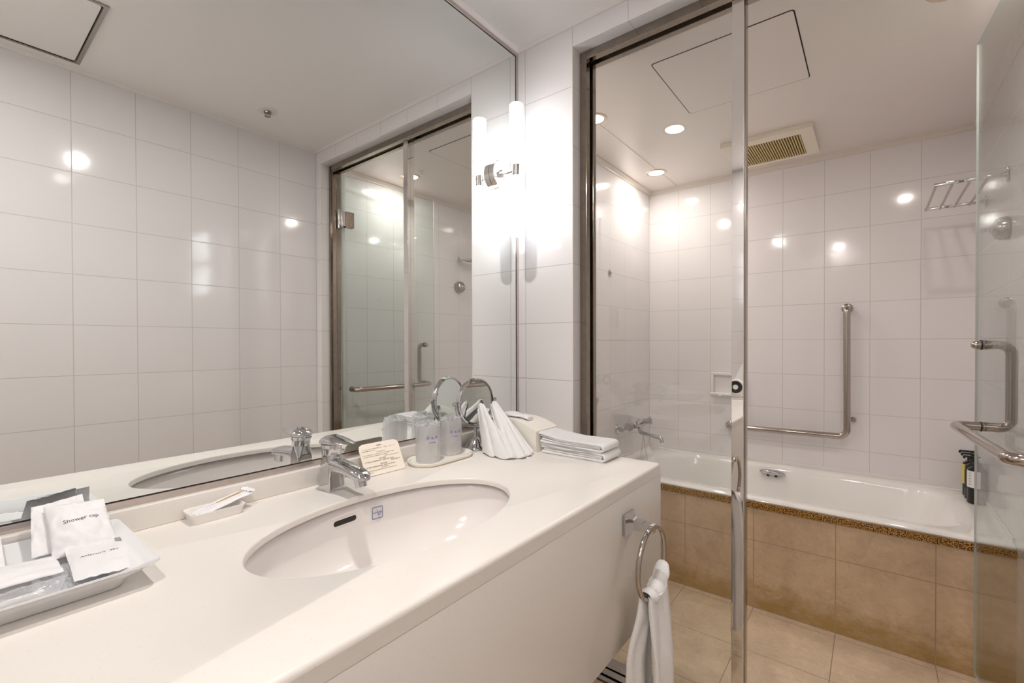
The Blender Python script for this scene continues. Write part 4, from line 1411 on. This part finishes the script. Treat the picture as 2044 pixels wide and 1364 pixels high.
# ---- oval tray with two wrapped cups
TX, TYY = 0.074, 0.893
def stadium(hl, hw, z, n=14, cx=TX, cy=TYY):
    out = []
    for s_, a0 in ((1, 0), (-1, 180)):
        for k in range(n + 1):
            a = math.radians(a0 + 180 * k / n)
            out.append(Vector((cx + hw * math.cos(a), cy + s_ * (hl - hw) + hw * math.sin(a), z)))
    return out
b = MB()
b.rings([stadium(0.098, 0.046, CT), stadium(0.102, 0.050, CT + 0.003), stadium(0.106, 0.054, CT + 0.010), stadium(0.1055, 0.0535, CT + 0.012), stadium(0.100, 0.048, CT + 0.011), stadium(0.097, 0.045, CT + 0.006)])
o = obj('cup_tray', b, 'cup_tray'); tag(o, 'oval cream tray under the two plastic-wrapped cups', 'tray')
def cup(cx, cy, label, rot, seed):
    z0 = CT + 0.0065
    t = empty('wrapped_cup', (cx, cy, z0), label=label, cat='cup', group='plastic-wrapped cups on the oval tray')
    b = MB()
    b.lathe([(0.0315, 0.0), (0.0322, 0.003), (0.0275, 0.086), (0.0255, 0.090), (0.0, 0.090)], (cx, cy, z0), n=40, cap0=False)
    b.lathe([(0.0300, 0.001), (0.0262, 0.085), (0.0, 0.087)], (cx, cy, z0), n=40, cap0=False)
    obj('tumbler', b, 'cup', t, ang=50)
    # bag: loose sleeve with vertical creases and a crumpled flat top
    b = MB()
    rows_ = []
    N = 60
    for z_, r_ in ((0.0008, 0.0330), (0.02, 0.0338), (0.05, 0.0340), (0.08, 0.0342), (0.092, 0.0345), (0.098, 0.0330)):
        rw = []
        for k in range(N):
            a = 2 * PI * k / N
            rr_ = r_ + 0.0016 * noise.noise(Vector((math.cos(a) * 2.2, math.sin(a) * 2.2, z_ * 6 + seed))) + 0.0006 * math.sin(9 * a + seed)
            rw.append(Vector((cx + rr_ * math.cos(a), cy + rr_ * math.sin(a), z0 + z_ + (0.002 * math.sin(5 * a + seed) if z_ > 0.09 else 0))))
        rows_.append(rw)
    for f_, dz in ((0.8, 0.100), (0.55, 0.101), (0.3, 0.104), (0.05, 0.108)):
        rw = []
        for k in range(N):
            a = 2 * PI * k / N
            rr_ = 0.033 * f_
            rw.append(Vector((cx + rr_ * math.cos(a), cy + rr_ * math.sin(a), z0 + dz + 0.0055 * (1.1 - f_) * math.sin(7 * a + f_ * 6 + seed) + 0.003 * noise.noise(Vector((math.cos(a) * 4, math.sin(a) * 4, f_ * 5 + seed))))))
        rows_.append(rw)
    b.rings(rows_, False, True)
    bg = obj('bag', b, 'bag', t, ang=25)
    b = MB()
    for q in range(3):
        a0 = seed + q * 2.0
        d_ = Vector((math.cos(a0), math.sin(a0), 0)); e_ = Vector((-d_.y, d_.x, 0))
        r2 = []
        for i in range(5):
            r2.append([Vector((cx, cy, z0 + 0.103)) + d_ * (-0.006 + 0.009 * i) + e_ * (0.022 * (j / 7 * 2 - 1) * (0.5 + 0.14 * i)) + Vector((0, 0, 0.0045 * math.sin(j * 1.9 + i + q) + 0.005 * (i < 3))) for j in range(8)])
        b.rings(r2, False, False, closed=False)
    tag(obj('twisted_end', b, 'crinkle', bg, ang=20), 'crumpled gathered plastic end')
    rr_ = 0.0362
    for s_, dz, sz_, dot in (('消', 0.066, 0.0085, -0.33), ('毒', 0.066, 0.0068, 0.02), ('済', 0.066, 0.0085, 0.35), ('CLEAN', 0.0545, 0.0058, 0.0)):
        a = rot + dot
        n_ = Vector((math.cos(a), math.sin(a), 0)); r3 = Vector((-n_.y, n_.x, 0))
        text('print', s_, sz_, 'ink_blue', bg, Vector((cx, cy, z0 + dz)) + n_ * rr_, r3, Vector((0, 0, 1)), 'CENTER')
cup(0.073, 0.846, 'plastic-wrapped cup with blue print at the faucet end of the tray', -0.42, 1.3)
cup(0.060, 0.943, 'plastic-wrapped cup with blue print beside the round cosmetic mirror', -0.35, 4.1)

# ---- round cosmetic mirror
CMX, CMY, CMZ = 0.060, 1.052, 1.0355
RZ = math.radians(-5)
t = empty('cosmetic_mirror', (CMX, CMY, CT), rz=RZ, label='round chrome cosmetic mirror on a stand beside the tissue box', cat='table mirror')
b = MB()
b.lathe([(0.0, 0.0), (0.038, 0.0), (0.0395, 0.002), (0.0395, 0.007), (0.037, 0.010), (0.030, 0.014), (0.022, 0.024), (0.012, 0.036), (0.0085, 0.038), (0.0, 0.038)], (0, 0, 0), n=40)
obj('base', b, 'chrome', t, local=True)
b = MB(); b.lathe([(0.006, 0.036), (0.0075, 0.039), (0.0052, 0.042), (0.0048, 0.068), (0.0062, 0.070), (0.0042, 0.074)], (0, 0, 0), n=20)
obj('stem', b, 'chrome', t, local=True)
zc_ = CMZ - CT
b = MB()
b.tube([(0.0, 0.0795 * math.cos(a), zc_ + 0.0795 * math.sin(a)) for a in [PI + PI * k / 30 for k in range(31)]], 0.0033, 10)
yk = obj('yoke', b, 'chrome', t, local=True)
for s_ in (-1, 1):
    b = MB()
    b.lathe([(0.0042, 0.0), (0.0042, 0.004), (0.0065, 0.005), (0.0065, 0.010), (0.004, 0.011)], (0, s_ * 0.078, zc_), (0, s_, 0), 16)
    obj('pivot_knob', b, 'chrome', yk, local=True)
b = MB()
b.lathe([(0.0655, 0.0075), (0.0700, 0.0085), (0.0735, 0.0055), (0.0745, 0.0), (0.0735, -0.0055), (0.0700, -0.0085), (0.0655, -0.0075)], (0, 0, zc_), (1, 0, 0), 64, False, False)
hd_ = obj('mirror_ring', b, 'chrome', t, local=True)
b = MB(); b.lathe([(0.0, 0.0062), (0.066, 0.0062)], (0, 0, zc_), (1, 0, 0), 64, False, False); b.lathe([(0.0, -0.0062), (0.066, -0.0062)], (0, 0, zc_), (1, 0, 0), 64, False, False)
obj('mirror_disc', b, 'mirror', hd_, local=True, smooth=False)

# ---- tissue box cover with arched top
t = empty('tissue_box', (0.135, 1.18, CT), label='cream tissue box cover with arched top near the partition wall', cat='tissue box')
b = MB()
bx0, bx1, by0, by1 = 0.024, 0.244, 1.120, 1.238
NX = 20
top_ = lambda x: 0.064 + 0.028 * (1 - ((x - (bx0 + bx1) / 2) / ((bx1 - bx0) / 2)) ** 2)
poly = [(bx0, CT), (bx1, CT)] + [(bx1 - (bx1 - bx0) * k / NX, CT + top_(bx1 - (bx1 - bx0) * k / NX)) for k in range(NX + 1)]
b.prism(poly, by0, by1, axis=1)
bmesh.ops.bevel(b.bm, geom=[e for e in b.bm.edges if e.calc_face_angle(0) > 0.6], offset=0.0022, segments=2, affect='EDGES')
tb = obj('cover', b, 'tissue_box', t, ang=30)
b = MB()
rows_ = []
for i in range(15):
    q = i / 14
    x = 0.085 + 0.105 * q
    zt = CT + top_(x)
    w_ = 0.016 + 0.010 * math.sin(PI * min(1, q * 1.3))
    hgt = 0.014 + 0.003 * math.sin(q * 9) - 0.004 * q
    ring_ = []
    for j in range(16):
        a = 2 * PI * j / 16
        ring_.append(Vector((x, 1.168 + w_ * math.cos(a) + 0.003 * math.sin(q * 5), zt + 0.002 + max(-0.002, hgt * (0.5 + 0.5 * math.sin(a))) + 0.0022 * noise.noise(Vector((q * 6, a, 3))))))
    rows_.append(ring_)
b.rings(rows_)
obj('tissue', b, 'paper', t, ang=60)

# ---- two folded towels stacked at the counter end
def folded(name, x0, x1, y0, y1, z0, h, lift, label, seed, th=0.0072):
    """a thick towel: an outer layer wrapped around the fold end and a hairpin of inner layers"""
    b = MB()
    def strip(pts, t_, yo=0.0, s0=0.0):
        NY = 18
        R_ = []
        m_ = len(pts)
        for j in range(NY + 1):
            q = j / NY
            y_ = y0 + (y1 - y0) * q
            L_, Rr = [], []
            for i in range(m_):
                x, z = pts[i]
                xa, za = pts[max(0, i - 1)]; xb, zb2 = pts[min(m_ - 1, i + 1)]
                d = Vector((xb - xa, zb2 - za)); d.normalize()
                nx, nz = -d.y, d.x
                hgt = (z - z0) / h
                u_ = max(0.0, 1 - (x - x0) / 0.11)
                lz = lift * u_ * u_ * (0.35 + 0.65 * hgt)
                nz_ = 0.0016 * hgt * noise.noise(Vector((x * 28, y_ * 24, z * 60 + seed)))
                ys = y_
                if j <= 1: ys += 0.0045 * noise.noise(Vector((x * 20, z * 150, seed + 5))) + yo
                if j >= NY - 1: ys -= 0.0035 * noise.noise(Vector((x * 20, z * 150, seed + 9)))
                t2 = t_ / 2 * (0.55 if j in (0, NY) else (0.9 if j in (1, NY - 1) else 1.0))
                if j in (0,): ys += 0.0
                if j == 1: ys = ys - (y1 - y0) / NY * 0.75
                if j == NY - 1: ys = ys + (y1 - y0) / NY * 0.75
                L_.append(Vector((x + nx * t2, ys, max(z0 + 0.0002, z + nz * t2 + lz + nz_))))
                Rr.append(Vector((x - nx * t2, ys, max(z0 + 0.0002, z - nz * t2 + lz + nz_))))
            R_.append(L_ + list(reversed(Rr)))
        b.rings(R_)
    zb, zt = z0 + th / 2, z0 + h - th / 2
    r = (zt - zb) / 2
    n = 30
    out = [(x0 + 0.006 + (x1 - r - th / 2 - x0 - 0.006) * i / n, zb) for i in range(n + 1)]
    cx = x1 - r - th / 2
    out += [(cx + r * 1.25 * math.cos(-PI / 2 + PI * k / 12), (zb + zt) / 2 + r * math.sin(-PI / 2 + PI * k / 12)) for k in range(1, 12)]
    out += [(cx - (cx - x0) * i / n, zt) for i in range(n + 1)]
    strip(out, th)
    gap = (zt - zb) - th
    if gap > 0.003:
        ti = gap / 2 * 0.96
        za, zc2 = z0 + th + gap * 0.25, z0 + th + gap * 0.75
        rr = (zc2 - za) / 2
        cx2 = cx - 0.004
        inn = [(x0 + 0.010 + (cx2 - x0 - 0.010) * i / n, za) for i in range(n + 1)]
        inn += [(cx2 + rr * math.cos(-PI / 2 + PI * k / 6), (za + zc2) / 2 + rr * math.sin(-PI / 2 + PI * k / 6)) for k in range(1, 6)]
        inn += [(cx2 - (cx2 - x0 - 0.003) * i / n, zc2) for i in range(n + 1)]
        strip(inn, ti, 0.003)
    o = obj(name, b, 'terry', ang=80)
    tag(o, label, 'towel', 'folded white towels at the counter end')
    return o
folded('folded_towel', 0.250, 0.464, 1.134, 1.232, CT, 0.0265, 0.004, 'folded white towel, lower of the two stacked at the counter end', 1.0)
folded('folded_towel', 0.246, 0.459, 1.132, 1.230, CT + 0.0268, 0.0235, 0.014, 'folded white towel, upper of the two stacked at the counter end', 7.0, 0.0068)

# ---- two washcloths folded into standing fans
def fan(apex, apw, base, label, seed, folds=3, name='washcloth', th=0.0058, amp=0.006):
    """pleated cloth: from a rounded peak down to a base polyline on the counter"""
    b = MB()
    A0 = Vector(apex)
    aw = Vector(apw)
    Bs = [Vector((x, y, CT + 0.003)) for x, y in base]
    def bpt(s):
        f = s * (len(Bs) - 1); i = min(len(Bs) - 2, int(f)); return Bs[i].lerp(Bs[i + 1], f - i)
    NS, NT = 48, 36
    grid = []
    for i in range(NT + 1):
        q = i / NT
        row = []
        for j in range(NS + 1):
            s = j / NS
            top = A0 + aw * (s - 0.5) + Vector((0, 0, -0.022 * (2 * s - 1) ** 2))
            bot = bpt(s)
            e = q ** 1.06
            p = top.lerp(bot, e)
            p.z += 0.010 * math.sin(PI * q) * (0.4)
            out_n = (bot - Vector((A0.x, A0.y, CT))).normalized()
            side = Vector((out_n.y, -out_n.x, 0))
            w_ = amp * (0.35 + 0.65 * q)
            p = p + out_n * (w_ * math.sin(2 * PI * folds * s + seed)) + out_n * (0.003 * noise.noise(Vector((s * 7, q * 7, seed))))
            p += side * (0.25 * w_ * math.cos(2 * PI * folds * s + seed))
            if q > 0.9: p.z += 0.0025 * math.sin(s * 25 + seed) * (q - 0.9) * 10
            p.z = max(p.z, CT + 0.0012)
            p.x = max(p.x, 0.075)
            row.append(p)
        grid.append(row)
    b.rings(grid, False, False, closed=False)
    o = obj(name, b, 'terry', ang=80)
    sd = o.modifiers.new('thickness', 'SOLIDIFY'); sd.thickness = th; sd.offset = 0
    ss = o.modifiers.new('smooth', 'SUBSURF'); ss.levels = 1; ss.render_levels = 1
    tag(o, label, 'towel', 'fan-folded washcloths leaning by the tissue box')
    return o
fan((0.098, 1.036, 1.036), (0.018, 0.010, 0), [(0.112, 1.030), (0.128, 1.014), (0.165, 1.000), (0.205, 0.996), (0.232, 1.010), (0.238, 1.030)], 'white washcloth fan-folded to a peak in front of the round mirror', 0.5, 3, amp=0.0075)
fan((0.098, 1.096, 1.036), (0.012, 0.022, 0), [(0.205, 1.004), (0.232, 1.012), (0.252, 1.032), (0.256, 1.060), (0.250, 1.086), (0.238, 1.106)], 'white washcloth fan-folded to a peak next to the tissue box', 2.2, 4, amp=0.0075)

# ---- amenity tray at the near end of the counter
tcx, tcy, thx, thy = 0.146, 0.065, 0.122, 0.130
o = obj('amenity_tray', dish('amenity_tray', tcx, tcy, thx, thy, CT, 0.026, 'ceramic_w', flare=0.034, th=0.006, rr=0.014, lift=0.009), 'ceramic_w', ang=50)
tag(o, 'large white ceramic tray with upturned corners holding toiletry packets', 'tray')
def sheet(name, corners, m, label, bulge=0.006, seed=1, cat='packet', group=None, n=14, rough=0.0012, thick=0.0006):
    """soft flat packet over four corners (bl, br, tr, tl), puffed in the middle"""
    bl, br, tr2, tl = [Vector(c) for c in corners]
    nrm = (br - bl).cross(tl - bl).normalized()
    b = MB()
    F_, K_ = [], []
    for i in range(n + 1):
        v = i / n; rf, rk = [], []
        for j in range(n + 1):
            u = j / n
            p = bl.lerp(br, u).lerp(tl.lerp(tr2, u), v)
            e = (math.sin(PI * u) * math.sin(PI * v)) ** 0.6
            w_ = rough * noise.noise(Vector((u * 4, v * 4, seed * 3.1))) + rough * 0.6 * noise.noise(Vector((u * 11, v * 11, seed)))
            rf.append(p + nrm * (bulge * e + w_ + thick)); rk.append(p - nrm * (bulge * 0.25 * e - w_ * 0.6))
        F_.append(rf); K_.append(rk)
    vf = [[b.bm.verts.new(p) for p in r] for r in F_]
    vk = [[b.bm.verts.new(p) for p in r] for r in K_]
    for i in range(n):
        for j in range(n):
            b.bm.faces.new((vf[i][j], vf[i][j + 1], vf[i + 1][j + 1], vf[i + 1][j]))
            b.bm.faces.new((vk[i][j], vk[i + 1][j], vk[i + 1][j + 1], vk[i][j + 1]))
    for k in range(n):
        for (a0, a1, c0_, c1) in ((vf[0][k], vf[0][k + 1], vk[0][k], vk[0][k + 1]), (vf[n][k + 1], vf[n][k], vk[n][k + 1], vk[n][k]), (vf[k + 1][0], vf[k][0], vk[k + 1][0], vk[k][0]), (vf[k][n], vf[k + 1][n], vk[k][n], vk[k + 1][n])):
            b.bm.faces.new((a0, c0_, c1, a1))
    o = obj(name, b, m, ang=60)
    tag(o, label, cat, group)
    return o, bl, br, tr2, tl, nrm
tz = CT + 0.0075
def lab(name, s, size, par, bl, br, tr2, tl, nrm, u, v, off, m='ink', align='CENTER'):
    """lettering printed on the puffed packet: its points are dropped on to the packet's surface"""
    p = bl.lerp(br, u).lerp(tl.lerp(tr2, u), v)
    o = text(name, s, size, m, par, p + nrm * 0.03, br - bl, tl - bl, align, 0.0)
    from mathutils.bvhtree import BVHTree
    bt = BVHTree.FromPolygons([v_.co for v_ in par.data.vertices], [list(q.vertices) for q in par.data.polygons])
    for v_ in o.data.vertices:
        w_ = v_.co + nrm * 0.03
        h_ = bt.ray_cast(w_, -nrm)
        if h_[0] is not None:
            v_.co = h_[0] + nrm * 0.0004
    return o
# leaning packets: behind, then the shower cap packet
r_ = sheet('tissue_packet', [(0.088, 0.086, tz + 0.014), (0.083, 0.150, tz + 0.014), (0.026, 0.150, 0.974), (0.024, 0.092, 0.968)], 'paper', 'white paper packet leaning behind the shower cap packet', 0.003, 4, rough=0.003, n=24)
r_ = sheet('shower_cap_packet', [(0.104, 0.106, tz + 0.010), (0.102, 0.178, tz + 0.010), (0.053, 0.171, 0.967), (0.036, 0.104, 0.967)], 'paper', 'white paper packet lettered Shower cap leaning in the tray', 0.0105, 2, rough=0.0032, n=26)
o_ = r_[0]
lab('lettering', 'Shower cap', 0.0086, o_, *r_[1:], 0.52, 0.56, 0.0088)
r_ = sheet('amenity_packet', [(0.216, 0.113, tz + 0.012), (0.226, 0.178, tz + 0.012), (0.100, 0.184, tz + 0.018), (0.098, 0.119, tz + 0.018)], 'paper', 'white paper packet lettered AMENITY SET lying in the tray corner', 0.004, 6, rough=0.0022, n=24)
lab('lettering', 'AMENITY  SET', 0.0066, r_[0], *r_[1:], 0.50, 0.52, 0.0044)
b = MB()
bl, br, tr2, tl, nrm = r_[1:]
def rp(u, v, off=0.0026): return bl.lerp(br, u).lerp(tl.lerp(tr2, u), v) + nrm * off
b.quad(rp(0.84, 0.80, 0.0034), rp(0.95, 0.80, 0.0034), rp(0.95, 0.92, 0.0034), rp(0.84, 0.92, 0.0034))
obj('grey_mark', b, 'grey_p', r_[0], smooth=False, recalc=False)
# clear crinkled packets with toothbrush and razor at the left
r_ = sheet('toothbrush_packet', [(0.235, -0.050, tz + 0.006), (0.222, 0.098, tz + 0.006), (0.186, 0.112, tz + 0.012), (0.196, -0.050, tz + 0.012)], 'crinkle', 'crinkled clear plastic packet with dark print lying at the tray front', 0.006, 9, rough=0.0045, n=34)
b = MB()
bl, br, tr2, tl, nrm = r_[1:]
for u0, u1 in ((0.62, 0.655), (0.665, 0.69), (0.70, 0.735), (0.745, 0.765), (0.775, 0.81), (0.86, 0.885)):
    q_ = [bl.lerp(br, u).lerp(tl.lerp(tr2, u), v) + nrm * 0.0095 for u, v in ((u0, 0.40), (u1, 0.40), (u1, 0.52), (u0, 0.50))]
    b.quad(*q_)
tag(obj('smudged_print', b, 'grey_p', r_[0], smooth=False, recalc=False), 'dark blurred print')
b = MB(); b.tube([(0.226, -0.045, tz + 0.009), (0.219, 0.02, tz + 0.010), (0.213, 0.085, tz + 0.010)], 0.0034, 10)
o = obj('toothbrush', b, 'plastic_w'); tag(o, 'white toothbrush handle inside the crinkled clear packet', 'toothbrush')
r_ = sheet('razor_packet', [(0.190, -0.050, tz + 0.020), (0.180, 0.108, tz + 0.016), (0.120, 0.106, tz + 0.020), (0.112, -0.050, tz + 0.024)], 'paper', 'white translucent paper packet lying flat at the left of the tray', 0.008, 12, rough=0.003, n=20)
r_ = sheet('cotton_packet', [(0.112, -0.030, tz + 0.020), (0.104, 0.060, tz + 0.016), (0.042, 0.058, 0.952), (0.034, -0.030, 0.952)], 'paper', 'white paper packet standing at the left edge of the tray back', 0.005, 15, rough=0.002)
r_ = sheet('comb_packet', [(0.215, 0.098, tz + 0.004), (0.209, 0.118, tz + 0.004), (0.135, 0.112, tz + 0.010), (0.150, 0.084, tz + 0.010)], 'crinkle', 'small crinkled clear packet tucked between the lettered packet and the tray floor', 0.004, 19, rough=0.004, n=22)

# ---- hair dryer on the counter by the back wall (seen in the post and the glass)
t = empty('hair_dryer', (0.415, -0.075, CT), label='white hair dryer with black dial on a stand at the near counter end', cat='hair dryer')
b = MB()
b.box((0.375, -0.115, CT), (0.455, -0.040, CT + 0.010), 0.003)
b.box((0.385, -0.100, CT + 0.010), (0.445, -0.050, CT + 0.035), 0.004)
obj('stand', b, 'plastic_w', t)
b = MB()
b.lathe([(0.030, 0.0), (0.042, 0.006), (0.046, 0.025), (0.046, 0.060), (0.042, 0.070), (0.030, 0.074)], (0.415, -0.108, CT + 0.072), (0, 1, 0), 36)
b.tube([(0.415, -0.075, CT + 0.080), (0.440, -0.085, CT + 0.150), (0.475, -0.095, CT + 0.235), (0.486, -0.098, CT + 0.262)], 0.02, 20, rad=[0.034, 0.027, 0.021, 0.018])
dr = obj('dryer_body', b, 'plastic_w', t)
b = MB(); b.lathe([(0.0355, 0.0), (0.0355, 0.003), (0.013, 0.0035)], (0.415, -0.035, CT + 0.072), (0, 1, 0), 36)
tag(obj('dial', b, 'black', dr), 'black round dial')
b = MB(); b.lathe([(0.014, 0.0), (0.014, 0.004), (0.0, 0.0045)], (0.415, -0.0325, CT + 0.072), (0, 1, 0), 24)
obj('dial_button', b, 'plastic_w', dr)
# ---- grey wall unit with coiled cords on the back wall
t = empty('wall_cord_unit', (0.480, YB, 1.33), label='grey wall box with coiled cords on the tiled wall behind the dryer', cat='wall socket')
b = MB(); b.box((0.452, YB + 0.0005, 1.335), (0.512, YB + 0.035, 1.475), 0.004)
obj('box', b, 'grey_p', t)
b = MB()
for dx in (-0.015, 0.018):
    b.tube([(0.482 + dx + 0.006 * math.cos(k * 1.1), YB + 0.018 + 0.006 * math.sin(k * 1.1), 1.336 - 0.0016 * k) for k in range(150)], 0.0016, 6)
obj('coiled_cord', b, 'grey_p', t)
